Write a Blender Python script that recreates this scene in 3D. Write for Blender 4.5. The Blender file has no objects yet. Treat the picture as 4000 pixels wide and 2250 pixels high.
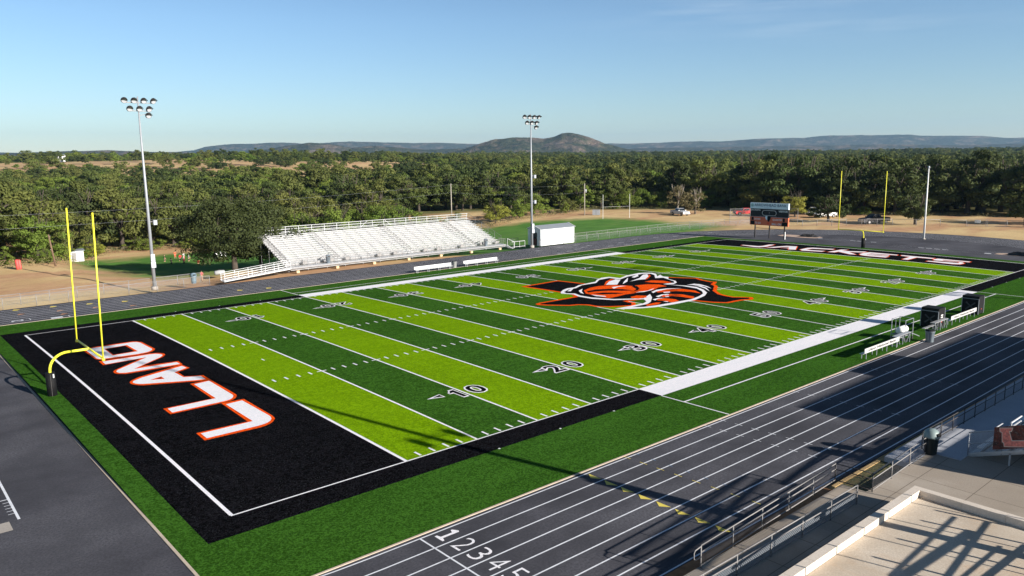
import bpy, bmesh, math, random
from mathutils import Vector, Matrix, noise
from mathutils.geometry import tessellate_polygon
R = math.radians
C = bpy.context.scene.collection
scene = bpy.context.scene

# ------------------------------------------------------------------ camera, sky, sun
cam_data = bpy.data.cameras.new('camera'); cam = bpy.data.objects.new('camera', cam_data); C.objects.link(cam)
cam_data.lens = 27.4454; cam_data.sensor_width = 36; cam_data.clip_end = 30000; cam_data.clip_start = 0.5
CR = [[0.7571168, 0.1194249, -0.6422709], [-0.6531296, 0.1173131, -0.7481038], [-0.0139954, 0.9858881, 0.1668197]]
cam.matrix_world = Matrix.Translation((-20.803, -32.727, 15.495)) @ Matrix(CR).to_4x4()
scene.camera = cam
SUN_EL = R(19.3); SUNV = Vector((0.2516*math.cos(SUN_EL), -0.9678*math.cos(SUN_EL), math.sin(SUN_EL)))
world = bpy.data.worlds.new('World'); scene.world = world; world.use_nodes = True
wn, wl = world.node_tree.nodes, world.node_tree.links
wn.clear()
wo = wn.new('ShaderNodeOutputWorld'); bg = wn.new('ShaderNodeBackground'); sky = wn.new('ShaderNodeTexSky')
sky.sky_type = 'NISHITA'; sky.sun_disc = False; sky.sun_elevation = SUN_EL; sky.sun_rotation = math.atan2(SUNV.x, SUNV.y)
sky.altitude = 300; sky.air_density = 1.0; sky.dust_density = 0.15; sky.ozone_density = 3.5
bg.inputs['Strength'].default_value = 0.056
# thin cirrus streaks, a procedural mask in sky direction
tc = wn.new('ShaderNodeTexCoord')
def wmath(op, a, b=None, c=None):
    n = wn.new('ShaderNodeMath'); n.operation = op
    for i, v in enumerate((a, b, c)):
        if v is None: continue
        if isinstance(v, (int, float)): n.inputs[i].default_value = v
        else: wl.new(v, n.inputs[i])
    return n.outputs[0]
sx = wn.new('ShaderNodeSeparateXYZ'); wl.new(tc.outputs['Generated'], sx.inputs[0])
az = wmath('ARCTAN2', sx.outputs[1], sx.outputs[0])
def streak(a0, e0, wa, we, tilt, amt):
    da = wmath('SUBTRACT', az, R(a0))
    de = wmath('SUBTRACT', wmath('SUBTRACT', sx.outputs[2], e0), wmath('MULTIPLY', da, tilt))
    q = wmath('ADD', wmath('POWER', wmath('DIVIDE', da, wa), 2.0), wmath('POWER', wmath('DIVIDE', de, we), 2.0))
    return wmath('MULTIPLY', wmath('POWER', 2.718, wmath('MULTIPLY', q, -1.0)), amt)
nz = wn.new('ShaderNodeTexNoise'); nz.inputs['Scale'].default_value = 6; nz.inputs['Detail'].default_value = 6
mp = wn.new('ShaderNodeMapping'); mp.inputs['Scale'].default_value = (1.5, 1.5, 16); mp.inputs['Rotation'].default_value = (0.03, 0.02, 0)
wl.new(tc.outputs['Generated'], mp.inputs[0]); wl.new(mp.outputs[0], nz.inputs['Vector'])
s_ = streak(36.0, 0.317, 0.030, 0.006, 0.10, 0.55)
for a in ((62.5, 0.2160, 0.045, 0.0030, 0.02, 0.45), (24.0, 0.190, 0.10, 0.010, 0.05, 0.45), (33.0, 0.168, 0.14, 0.014, -0.03, 0.35), (28.0, 0.140, 0.16, 0.012, 0.02, 0.3)):
    s_ = wmath('ADD', s_, streak(*a))
nf = wmath('MULTIPLY', wmath('MAXIMUM', wmath('SUBTRACT', nz.outputs[0], 0.35), 0.0), 3.4)
mask = wmath('MINIMUM', wmath('MULTIPLY', wmath('MULTIPLY', s_, nf), 0.62), 0.45)
cmix = wn.new('ShaderNodeMix'); cmix.data_type = 'RGBA'
wl.new(mask, cmix.inputs[0]); wl.new(sky.outputs[0], cmix.inputs[6]); cmix.inputs[7].default_value = (5.2, 6.0, 6.6, 1)
hs = wn.new('ShaderNodeHueSaturation'); hs.inputs['Saturation'].default_value = 1.0; hs.inputs['Value'].default_value = 1.0
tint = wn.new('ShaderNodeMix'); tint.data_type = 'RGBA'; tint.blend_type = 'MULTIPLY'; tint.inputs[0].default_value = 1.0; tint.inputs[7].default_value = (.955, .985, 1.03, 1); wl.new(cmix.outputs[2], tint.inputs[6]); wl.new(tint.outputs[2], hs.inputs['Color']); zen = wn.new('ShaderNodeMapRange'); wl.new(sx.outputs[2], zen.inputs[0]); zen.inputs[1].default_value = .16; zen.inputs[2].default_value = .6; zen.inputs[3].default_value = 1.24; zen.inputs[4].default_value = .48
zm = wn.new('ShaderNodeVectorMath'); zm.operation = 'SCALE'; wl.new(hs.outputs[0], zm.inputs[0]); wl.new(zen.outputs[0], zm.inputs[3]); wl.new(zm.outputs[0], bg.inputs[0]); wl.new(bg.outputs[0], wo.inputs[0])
sd = bpy.data.lights.new('sun', 'SUN'); sd.energy = 5.0; sd.angle = R(0.53); sd.color = (1.0, 0.93, 0.84)
sun = bpy.data.objects.new('sun', sd); C.objects.link(sun)
sun.rotation_euler = SUNV.to_track_quat('Z', 'Y').to_euler(); sun.location = (0, 0, 80)
scene.view_settings.view_transform = 'Standard'; scene.view_settings.look = 'None'; scene.view_settings.gamma = 1
scene.view_settings.exposure = 1.0
scene.render.engine = 'CYCLES'; scene.cycles.max_bounces = 6; scene.cycles.volume_bounces = 0
scene.cycles.transparent_max_bounces = 24

# ------------------------------------------------------------------ helpers
def tag(o, label=None, cat=None, group=None, kind=None):
    if label: o['label'] = label
    if cat: o['category'] = cat
    if group: o['group'] = group
    if kind: o['kind'] = kind
    return o
def empty(name, loc=(0, 0, 0), rz=0, label=None, cat=None, group=None):
    o = bpy.data.objects.new(name, None); C.objects.link(o); o.location = loc; o.rotation_euler = (0, 0, rz)
    return tag(o, label, cat, group)
def copy_tree(o, parent=None):
    c = o.copy(); C.objects.link(c)
    if parent is not None: c.parent = parent
    for ch in list(o.children): copy_tree(ch, c)
    return c
class MB:
    def __init__(s): s.v = []; s.f = []
    def add(s, vs, fs):
        n = len(s.v); s.v += [tuple(v) for v in vs]; s.f += [tuple(i+n for i in f) for f in fs]; return s
    def box(s, x0, x1, y0, y1, z0, z1):
        return s.add([(x, y, z) for z in (z0, z1) for x, y in ((x0, y0), (x1, y0), (x1, y1), (x0, y1))],
                     [(0, 3, 2, 1), (4, 5, 6, 7), (0, 1, 5, 4), (1, 2, 6, 5), (2, 3, 7, 6), (3, 0, 4, 7)])
    def beam(s, a, b, w, h=None, up=(0, 0, 1)):
        h = h or w; a = Vector(a); b = Vector(b); d = (b-a).normalized(); up = Vector(up)
        if abs(d.dot(up)) > .98: up = Vector((0, 1, 0))
        x = d.cross(up).normalized()*w/2; y = x.cross(d).normalized()*h/2
        return s.add([p+sx_*x+sy_*y for p in (a, b) for sx_, sy_ in ((-1, -1), (1, -1), (1, 1), (-1, 1))],
                     [(0, 3, 2, 1), (4, 5, 6, 7), (0, 1, 5, 4), (1, 2, 6, 5), (2, 3, 7, 6), (3, 0, 4, 7)])
    def tube(s, pts, r, n=8):
        pts = [Vector(p) for p in pts]; rs = r if isinstance(r, (list, tuple)) else [r]*len(pts)
        rings = []; ref = None
        for i, p in enumerate(pts):
            d = (pts[min(i+1, len(pts)-1)]-pts[max(i-1, 0)]).normalized()
            if ref is None:
                ref = d.orthogonal().normalized()
            x = (ref-d*ref.dot(d)).normalized(); ref = x; y = d.cross(x)
            rings.append([p+(x*math.cos(t)+y*math.sin(t))*rs[i] for t in [2*math.pi*k/n for k in range(n)]])
        vs = [v for q in rings for v in q]; fs = []
        for i in range(len(pts)-1):
            for k in range(n):
                fs.append((i*n+k, i*n+(k+1) % n, (i+1)*n+(k+1) % n, (i+1)*n+k))
        fs.append(tuple(range(n-1, -1, -1))); fs.append(tuple(range((len(pts)-1)*n, len(pts)*n)))
        return s.add(vs, fs)
    def prism(s, poly, axis, a, b):
        # poly in the two other axes, extruded along axis from a to b
        def P(u, w, t): return {'x': (t, u, w), 'y': (u, t, w), 'z': (u, w, t)}[axis]
        n = len(poly); vs = [P(u, w, a) for u, w in poly]+[P(u, w, b) for u, w in poly]
        tri = tessellate_polygon([[Vector((u, w, 0)) for u, w in poly]])
        fs = [tuple(t) for t in tri]+[tuple(i+n for i in reversed(t)) for t in tri]
        fs += [(i, (i+1) % n, (i+1) % n+n, i+n) for i in range(n)]
        return s.add(vs, fs)
    def quad(s, a, b, c, d): return s.add([a, b, c, d], [(0, 1, 2, 3)])
    def build(s, name, mat, parent=None, smooth=False, fix=True):
        me = bpy.data.meshes.new(name); me.from_pydata(s.v, [], s.f); me.materials.append(mat)
        if fix:
            bm = bmesh.new(); bm.from_mesh(me); bmesh.ops.recalc_face_normals(bm, faces=bm.faces); bm.to_mesh(me); bm.free()
        if smooth:
            for p in me.polygons: p.use_smooth = True
        me.update()
        o = bpy.data.objects.new(name, me); C.objects.link(o)
        if parent is not None: o.parent = parent
        return o

class NT:
    def __init__(s, name):
        s.m = bpy.data.materials.new(name); s.m.use_nodes = True; s.n = s.m.node_tree.nodes; s.l = s.m.node_tree.links
        s.b = s.n['Principled BSDF']; s.tc = s.n.new('ShaderNodeTexCoord'); s.obj = s.tc.outputs['Object']
        g = s.n.new('ShaderNodeNewGeometry'); s.pos = g.outputs['Position']
    def val(s, sock, v):
        if isinstance(v, (int, float)): sock.default_value = v
        elif isinstance(v, (tuple, list)): sock.default_value = tuple(v)+((1,) if len(v) == 3 and sock.type == 'RGBA' else ())
        else: s.l.new(v, sock)
    def math(s, op, a, b=None, c=None):
        n = s.n.new('ShaderNodeMath'); n.operation = op
        for i, v in enumerate((a, b, c)):
            if v is not None: s.val(n.inputs[i], v)
        return n.outputs[0]
    def noise(s, scale, detail=3, rough=.5, vec=None, stretch=None):
        n = s.n.new('ShaderNodeTexNoise'); n.inputs['Scale'].default_value = scale; n.inputs['Detail'].default_value = detail; n.inputs['Roughness'].default_value = rough
        v = vec or s.pos
        if stretch:
            m = s.n.new('ShaderNodeMapping'); m.inputs['Scale'].default_value = stretch; s.l.new(v, m.inputs[0]); v = m.outputs[0]
        s.l.new(v, n.inputs['Vector']); return n.outputs[0]
    def ramp(s, fac, lo, hi):
        n = s.n.new('ShaderNodeMapRange'); s.val(n.inputs[0], fac); n.inputs[1].default_value = lo; n.inputs[2].default_value = hi; return n.outputs[0]
    def mix(s, f, a, b):
        n = s.n.new('ShaderNodeMix'); n.data_type = 'RGBA'; s.val(n.inputs[0], f); s.val(n.inputs[6], a); s.val(n.inputs[7], b); return n.outputs[2]
    def sep(s, v=None):
        n = s.n.new('ShaderNodeSeparateXYZ'); s.l.new(v or s.pos, n.inputs[0]); return n.outputs
    def bump(s, h, strength=.4, dist=.02):
        n = s.n.new('ShaderNodeBump'); n.inputs['Strength'].default_value = strength; n.inputs['Distance'].default_value = dist
        s.l.new(h, n.inputs['Height']); s.l.new(n.outputs[0], s.b.inputs['Normal'])
    def done(s, col, rough=.8, metal=0, spec=.5):
        s.val(s.b.inputs['Base Color'], col); s.val(s.b.inputs['Roughness'], rough); s.b.inputs['Metallic'].default_value = metal
        s.b.inputs['Specular IOR Level'].default_value = spec
        return s.m
def scl(c, k): return tuple(min(1, x*k) for x in c)
def simple(name, col, rough=.6, metal=0, var=.12, scale=3.0, spec=.5, dirt=None):
    t = NT(name); n = t.noise(scale, 4, .6)
    c = t.mix(t.ramp(n, .3, .7), scl(col, 1-var), scl(col, 1+var))
    if dirt:
        c = t.mix(t.math('MULTIPLY', t.ramp(t.noise(scale*.45, 6, .7), .52, .75), .6), c, dirt)
    return t.done(c, rough, metal, spec)
def turf(name, col, var=.3, spark=.0):
    t = NT(name)
    g1 = t.ramp(t.noise(9.0, 2, .8), .34, .66); g2 = t.ramp(t.noise(3.4, 3, .8), .34, .66); g3 = t.ramp(t.noise(1.3, 4, .7), .32, .68)
    broad = t.ramp(t.noise(.13, 4, .6), .3, .7); st = t.ramp(t.noise(.55, 4, .65, stretch=(.3, 1.5, 1)), .35, .65)
    f = t.math('ADD', t.math('MULTIPLY', g1, .44), t.math('ADD', t.math('MULTIPLY', g2, .30), t.math('ADD', t.math('MULTIPLY', g3, .08), t.math('ADD', t.math('MULTIPLY', broad, .09), t.math('MULTIPLY', st, .09)))))
    c = t.mix(t.ramp(f, .34, .66), scl(col, max(.05, 1-var*1.9)), tuple(min(1, x*(1+var*1.9)) for x in (col[0]*1.06, col[1], col[2])))
    if spark:
        sp = t.ramp(t.noise(17.0, 2, .7), .60, .72)
        c = t.mix(t.math('MULTIPLY', sp, spark), c, (.10, .11, .12))
    t.bump(t.noise(9, 3, .8), .7, .05)
    return t.done(c, 1.0, 0, .0)

M = {}
M['turf_dark'] = turf('turf_dark', (.034, .104, .012), .22)
M['turf_light'] = turf('turf_light', (.150, .292, .004), .13)
M['turf_black'] = turf('turf_black', (.0055, .0055, .0068), .42, .45)
M['turf_white'] = turf('turf_white', (.80, .81, .84), .025)
M['turf_orange'] = turf('turf_orange', (.86, .085, .006), .14)
def asphalt():
    t = NT('track_asphalt')
    c = t.mix(t.ramp(t.noise(.22, 5, .62), .36, .64), (.048, .048, .057), (.112, .111, .128))
    c = t.mix(t.math('MULTIPLY', t.ramp(t.noise(.12, 3, .5, stretch=(.5, 1.3, 1)), .42, .7), .55), c, (.165, .165, .185))
    c = t.mix(t.ramp(t.noise(9, 3, .85), .30, .62), scl((.1, .1, .115), .45), c)
    c = t.mix(t.math('MULTIPLY', t.ramp(t.noise(.07, 5, .7), .50, .60), .35), c, (.045, .045, .053))
    t.bump(t.noise(60, 2, .7), .25, .01)
    return t.done(c, .9, 0, .12)
M['asphalt'] = asphalt()
M['paint'] = simple('track_paint', (.74, .76, .80), .7, 0, .1, 4, dirt=(.35, .35, .37))
M['paint_faint'] = simple('worn_paint', (.42, .43, .45), .8, 0, .15, 4)
M['paint_yellow'] = simple('yellow_paint', (.72, .58, .10), .7, 0, .08)
M['paint_blue'] = simple('blue_paint', (.09, .18, .30), .7)
M['paint_orange'] = simple('faded_orange_paint', (.55, .28, .14), .8)
M['kerb'] = simple('tan_kerb', (.52, .43, .33), .9, 0, .12, 2)
def concrete(name, c0, c1, stain=None, joint=None, rot=0.0, amt=.5):
    t = NT(name)
    c = t.mix(t.ramp(t.noise(.6, 6, .65), .3, .7), c0, c1)
    c = t.mix(t.ramp(t.noise(14, 3, .7), .2, .8), scl(c0, .8), c)
    if stain:
        c = t.mix(t.math('MULTIPLY', t.ramp(t.noise(.38, 5, .62, stretch=(1.0, .55, 1)), .5, .72), amt), c, stain)
    if joint:
        s = t.sep(); ca, sa = math.cos(rot), math.sin(rot)
        u = t.math('ADD', t.math('MULTIPLY', s[0], ca), t.math('MULTIPLY', s[1], sa))
        w = t.math('SUBTRACT', t.math('MULTIPLY', s[1], ca), t.math('MULTIPLY', s[0], sa))
        for q, off in ((u, .35), (w, .1)):
            fr = t.math('FRACT', t.math('DIVIDE', t.math('ADD', q, off*joint+900), joint))
            ln = t.math('LESS_THAN', fr, .022/joint*1.6)
            c = t.mix(t.math('MULTIPLY', ln, .75), c, (.10, .075, .055))
    t.bump(t.noise(25, 3, .7), .2, .01)
    return t.done(c, .88, 0, .3)
M['plaza'] = concrete('plaza_concrete', (.34, .29, .235), (.42, .36, .295), (.48, .43, .37), 2.35)
M['roof_conc'] = concrete('roof_concrete', (.52, .43, .33), (.76, .68, .57), (.52, .31, .16), None, 0, .7)
M['parapet'] = concrete('parapet_concrete', (.66, .58, .49), (.78, .70, .61))
M['light_conc'] = concrete('light_concrete', (.38, .34, .30), (.50, .46, .41))
M['pale_blue_lit_deck'] = concrete('pale_blue_lit_deck', (.40, .42, .46), (.50, .52, .56))  # pale slab, tinted with the blue light of the shade there
M['bench_white'] = simple('bench_back_paint', (.50, .50, .49), .6, 0, .05, 2)
M['alum'] = simple('bleacher_aluminium', (.66, .67, .68), .5, .1, .05, 6)
M['alum_dull'] = simple('dull_aluminium', (.50, .51, .52), .45, .5, .08, 5)
M['riser'] = simple('grey_riser', (.25, .25, .26), .6, .2, .1, 3)
M['galv'] = simple('galvanised_steel', (.23, .22, .215), .6, .0, .12, 8)
M['galv_light'] = simple('pale_galvanised_steel', (.33, .35, .38), .55, .3, .08, 2)
M['box_grey'] = simple('pale_grey_cabinet_paint', (.48, .50, .54), .5, 0, .05, 2)
M['steel_dark'] = simple('dark_steel', (.05, .045, .045), .5, .4)
M['white'] = simple('white_paint', (.78, .78, .77), .5, 0, .04, 2, dirt=(.6, .58, .54))
M['yellow'] = simple('yellow_post_paint', (.86, .80, .05), .4, 0, .03)
M['black'] = simple('black_vinyl', (.007, .007, .008), .7, 0, .3, 6, .2)
M['black_cloth'] = simple('black_cloth', (.02, .02, .022), .8, 0, .3, 3)
M['wood'] = simple('weathered_wood', (.16, .10, .065), .9, 0, .3, 4)
M['bark'] = simple('bark', (.06, .047, .036), .95, 0, .35, 3)
M['dead'] = simple('pale_dead_branch', (.22, .19, .15), .95, 0, .2, 3)
M['rubber'] = simple('tyre_rubber', (.015, .015, .015), .8)
M['glass'] = simple('dark_glass', (.02, .025, .03), .1, 0, .1, 1)
M['chrome'] = simple('wheel_metal', (.45, .45, .46), .3, .8)
M['grey_plastic'] = simple('grey_plastic', (.17, .205, .235), .5, 0, .1)
M['pale_plastic'] = simple('pale_plastic', (.20, .26, .26), .5, 0, .08)
M['green_plastic'] = simple('dark_green_plastic', (.012, .02, .02), .45, 0, .2)
M['red'] = simple('red_paint', (.72, .015, .02), .3, 0, .05)
M['darkblue'] = simple('dark_maroon_paint', (.010, .007, .011), .45, 0, .1)
M['silver'] = simple('silver_paint', (.55, .57, .6), .3, .3, .05)
M['red_cloth'] = simple('red_cloth', (.62, .03, .03), .9)
M['orange_cloth'] = simple('orange_cloth', (.85, .10, .04), .9)
M['grey_cloth'] = simple('grey_cloth', (.33, .34, .34), .9)
M['skin'] = simple('skin', (.42, .24, .16), .6, 0, .05)
M['hair'] = simple('dark_hair', (.03, .02, .015), .8)
M['sand'] = simple('sand', (.46, .33, .25), .95, 0, .2, 2)
M['cream'] = simple('cream_lamp_face', (.42, .44, .47), .15, 0, .05)
M['sign_blue'] = simple('pale_blue_sign', (.80, .90, .95), .5, 0, .04)
M['sign_navy'] = simple('navy_lettering', (.03, .09, .20), .6, 0, .1)
M['sign_orange'] = simple('orange_sign', (.80, .15, .06), .5, 0, .06)
M['sign_white'] = simple('pale_lettering', (.85, .82, .80), .6, 0, .05)
M['sign_grey'] = simple('grey_lettering', (.25, .25, .26), .6, 0, .05)
M['block'] = simple('limestone_block', (.55, .42, .25), .9, 0, .1)
def metal_wall():
    t = NT('ribbed_white_metal'); s = t.sep()
    w = t.math('SINE', t.math('MULTIPLY', t.math('ADD', s[0], s[1]), 2*math.pi/.3))
    t.bump(w, .35, .03)
    c = t.mix(t.ramp(w, .8, 1), (.74, .76, .78), (.84, .85, .86))
    return t.done(c, .5)
M['metal_wall'] = metal_wall()
M['roof_metal'] = simple('grey_roof_metal', (.30, .33, .36), .45, .3, .06, 1)
def chain(name, cell, cover, col=(.35, .36, .37)):
    t = NT(name); t.m.blend_method = 'HASHED' if hasattr(t.m, 'blend_method') else None
    s = t.sep(); h = t.math('ADD', s[0], s[1])
    def wire(sg):
        q = t.math('ADD', h, t.math('MULTIPLY', s[2], sg))
        fr = t.math('FRACT', t.math('DIVIDE', t.math('ADD', q, 500), cell))
        return t.math('LESS_THAN', fr, cover)
    m = t.math('MAXIMUM', wire(1.0), wire(-1.0))
    t.l.new(m, t.b.inputs['Alpha'])
    return t.done(col, .5, .4)
M['chain'] = chain('chain_link', .09, .045, (.26, .27, .28))
M['chain_near'] = chain('chain_link_near', .11, .21, (.30, .33, .37))
M['chain_shaded'] = chain('chain_link_shaded', .10, .13, (.07, .07, .08))  # darker copy of the mesh, the shade on it put into the colour
M['chain_far'] = chain('chain_link_far', .09, .035, (.3, .31, .32))

# crown of the pitch: the turf is cambered, 0.2 m higher on its long axis
W = 48.768; YD = 0.9144; CREST = 0.206
def crown_raw(y): return CREST*max(0.0, 1-((y-W/2)/(W/2))**2)
YB = [W*k/24 for k in range(25)]
def crown(y):
    if y <= 0 or y >= W: return 0.0
    k = min(23, int(y/W*24)); a, b = YB[k], YB[k+1]; t = (y-a)/(b-a)
    return crown_raw(a)*(1-t)+crown_raw(b)*t
def sheet(name, polys, mat, off, parent, tris=None):
    """flat shapes laid on the cambered turf, cut along the camber's facets so every layer stays parallel"""
    bm = bmesh.new()
    for poly in polys:
        vs = [bm.verts.new((p[0], p[1], 0)) for p in poly]
        if len(poly) == 4 and tris is None: bm.faces.new(vs)
        else:
            for t in tessellate_polygon([[Vector((p[0], p[1], 0)) for p in poly]]):
                try: bm.faces.new([vs[i] for i in t])
                except ValueError: pass
    for y in YB:
        g = bm.verts[:]+bm.edges[:]+bm.faces[:]
        bmesh.ops.bisect_plane(bm, geom=g, plane_co=(0, y, 0), plane_no=(0, 1, 0), dist=1e-5)
    for v in bm.verts: v.co.z = crown(v.co.y)+off
    for f in bm.faces:
        f.normal_update()
        if f.normal.z < 0: f.normal_flip()
    me = bpy.data.meshes.new(name); bm.to_mesh(me); bm.free(); me.materials.append(mat)
    o = bpy.data.objects.new(name, me); C.objects.link(o); o.parent = parent
    return o
ONE_W = [(-.08, .62), (-.08, .80), (.18, .86), (.42, 1.06), (1.06, 1.06), (1.06, -.06), (.36, -.06), (.36, .60)]
ONE_K = [(.03, .68), (.03, .74), (.26, .80), (.48, .97), (.93, .97), (.93, .03), (.49, .03), (.49, .72)]
def rect(x0, x1, y0, y1): return [(x0, y0), (x1, y0), (x1, y1), (x0, y1)]
def offset_poly(P_, d):
    n = len(P_); A = sum(P_[i][0]*P_[(i+1) % n][1]-P_[(i+1) % n][0]*P_[i][1] for i in range(n))
    if A < 0: d = -d
    out = []
    for i in range(n):
        a, b, c = Vector(P_[i-1]), Vector(P_[i]), Vector(P_[(i+1) % n])
        e1 = (b-a).normalized(); e2 = (c-b).normalized(); n1 = Vector((e1.y, -e1.x)); n2 = Vector((e2.y, -e2.x))
        m = n1+n2
        if m.length < .3: m = n1
        m.normalize(); k = min(2.0, 1/max(.4, m.dot(n1))); q = b+m*d*k; out.append((q.x, q.y))
    return out
_tc = {}
def text_mesh(s, off=0.0):
    """filled letter outlines as (verts, faces, bounds), from the built-in lettering"""
    if (s, off) in _tc: return _tc[(s, off)]
    cu = bpy.data.curves.new('t', 'FONT'); cu.body = s; cu.offset = off; cu.resolution_u = 3
    o = bpy.data.objects.new('t', cu); C.objects.link(o)
    dg = bpy.context.evaluated_depsgraph_get(); me = o.evaluated_get(dg).to_mesh()
    vs = [(v.co.x, v.co.y) for v in me.vertices]; fs = [tuple(p.vertices) for p in me.polygons]
    o.evaluated_get(dg).to_mesh_clear(); bpy.data.objects.remove(o); bpy.data.curves.remove(cu)
    xs = [v[0] for v in vs]; ys = [v[1] for v in vs]
    _tc[(s, off)] = (vs, fs, (min(xs), max(xs), min(ys), max(ys))); return _tc[(s, off)]
def text_polys(s, off, base, x0, x1, y0, y1, flip=False):
    """letter faces mapped into a box; base bounds come from the un-offset text so outlines line up"""
    vs, fs, _ = text_mesh(s, off); b = text_mesh(s, base)[2]
    def m(v):
        u = (v[0]-b[0])/(b[1]-b[0]); w = (v[1]-b[2])/(b[3]-b[2])
        if flip: u, w = 1-u, 1-w
        return (x0+(x1-x0)*u, y0+(y1-y0)*w)
    return [[m(vs[i]) for i in f] for f in fs]
def sign_text(s, name, mat, parent, origin, ux, uy, w, h, off=0.0, lift=.02, shear=0.0):
    """lettering laid on a sign: origin = lower left, ux / uy unit vectors, width, height"""
    vs, fs, b = text_mesh(s, off); ux = Vector(ux); uy = Vector(uy); n = ux.cross(uy).normalized(); o = Vector(origin)
    mb = MB(); mb.add([o+ux*((v[0]-b[0])/(b[1]-b[0])*w+shear*(v[1]-b[2])/(b[3]-b[2])*h)+uy*((v[1]-b[2])/(b[3]-b[2])*h)+n*lift for v in vs], fs)
    return mb.build(name, mat, parent, fix=False)

# ------------------------------------------------------------------ terrain
rnd = random.Random(7)
def sstep(a, b, x):
    t = max(0.0, min(1.0, (x-a)/(b-a))); return t*t*(3-2*t)
def smooth_noise(x, y):
    return (math.sin(x*.0091+1.3)*math.cos(y*.0073+.4)+.6*math.sin(x*.021-y*.013+2.1)+.5*math.cos(x*.017+y*.024+.7)+.3*math.sin(x*.047+y*.038))/2.0
CAMX, CAMY = -20.8, -32.7
# grassy knolls with clearings (azimuth in degrees from the camera, distance, height, radius)
KNOLLS = [(64.5, 760, 9.5, 140), (79.5, 960, 7.5, 150), (70.5, 1150, 4.5, 120), (58.0, 1150, 5, 110), (84, 760, 3, 80), (75, 760, 3, 70)]
KN = [(CAMX+d*math.cos(R(a)), CAMY+d*math.sin(R(a)), h, s) for a, d, h, s in KNOLLS]
def H(x, y):
    dx, dy = x-CAMX, y-CAMY; d = math.hypot(dx, dy); a = math.degrees(math.atan2(dy, dx))
    u = sstep(38, 72, a); D1 = 2000-500*u; Hm = 4.5+4.5*sstep(25, 50, a)+5.5*u
    z = Hm*sstep(330, D1, d)
    z += smooth_noise(x, y)*min(1.2, max(0, d-260)*.003)
    for kx, ky, h, s in KN:
        r2 = ((x-kx)**2+(y-ky)**2)/(s*s)
        if r2 < 9: z += h*math.exp(-r2*.8)
    return z-.05-2.55*sstep(74, 93, y)*sstep(2, 15, x)*(1-sstep(70, 128, x))*(1-sstep(260, 500, d))
def clearing(x, y):
    """1 where the dry open grass is: the camera-side slopes of the knolls and a few random gaps"""
    c = 0
    for kx, ky, h, s in KN:
        dx, dy = x-kx, y-ky; L = math.hypot(kx-CAMX, ky-CAMY); ux, uy = (kx-CAMX)/L, (ky-CAMY)/L
        f = dx*ux+dy*uy; l = -dx*uy+dy*ux
        q = ((f+s*1.15)/(s*1.25))**2+(l/(s*.95))**2+.5*smooth_noise(x*4, y*4)
        c = max(c, .86*(1-sstep(.6, 1.15, q)))
    n = smooth_noise(x*2.2+300, y*2.2)
    a = math.degrees(math.atan2(y-CAMY, x-CAMX))
    d = math.hypot(x-CAMX, y-CAMY); thr = .80-.60*sstep(50, 62, a)*sstep(420, 620, d)
    return max(c, sstep(thr, thr+.12, n))
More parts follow.
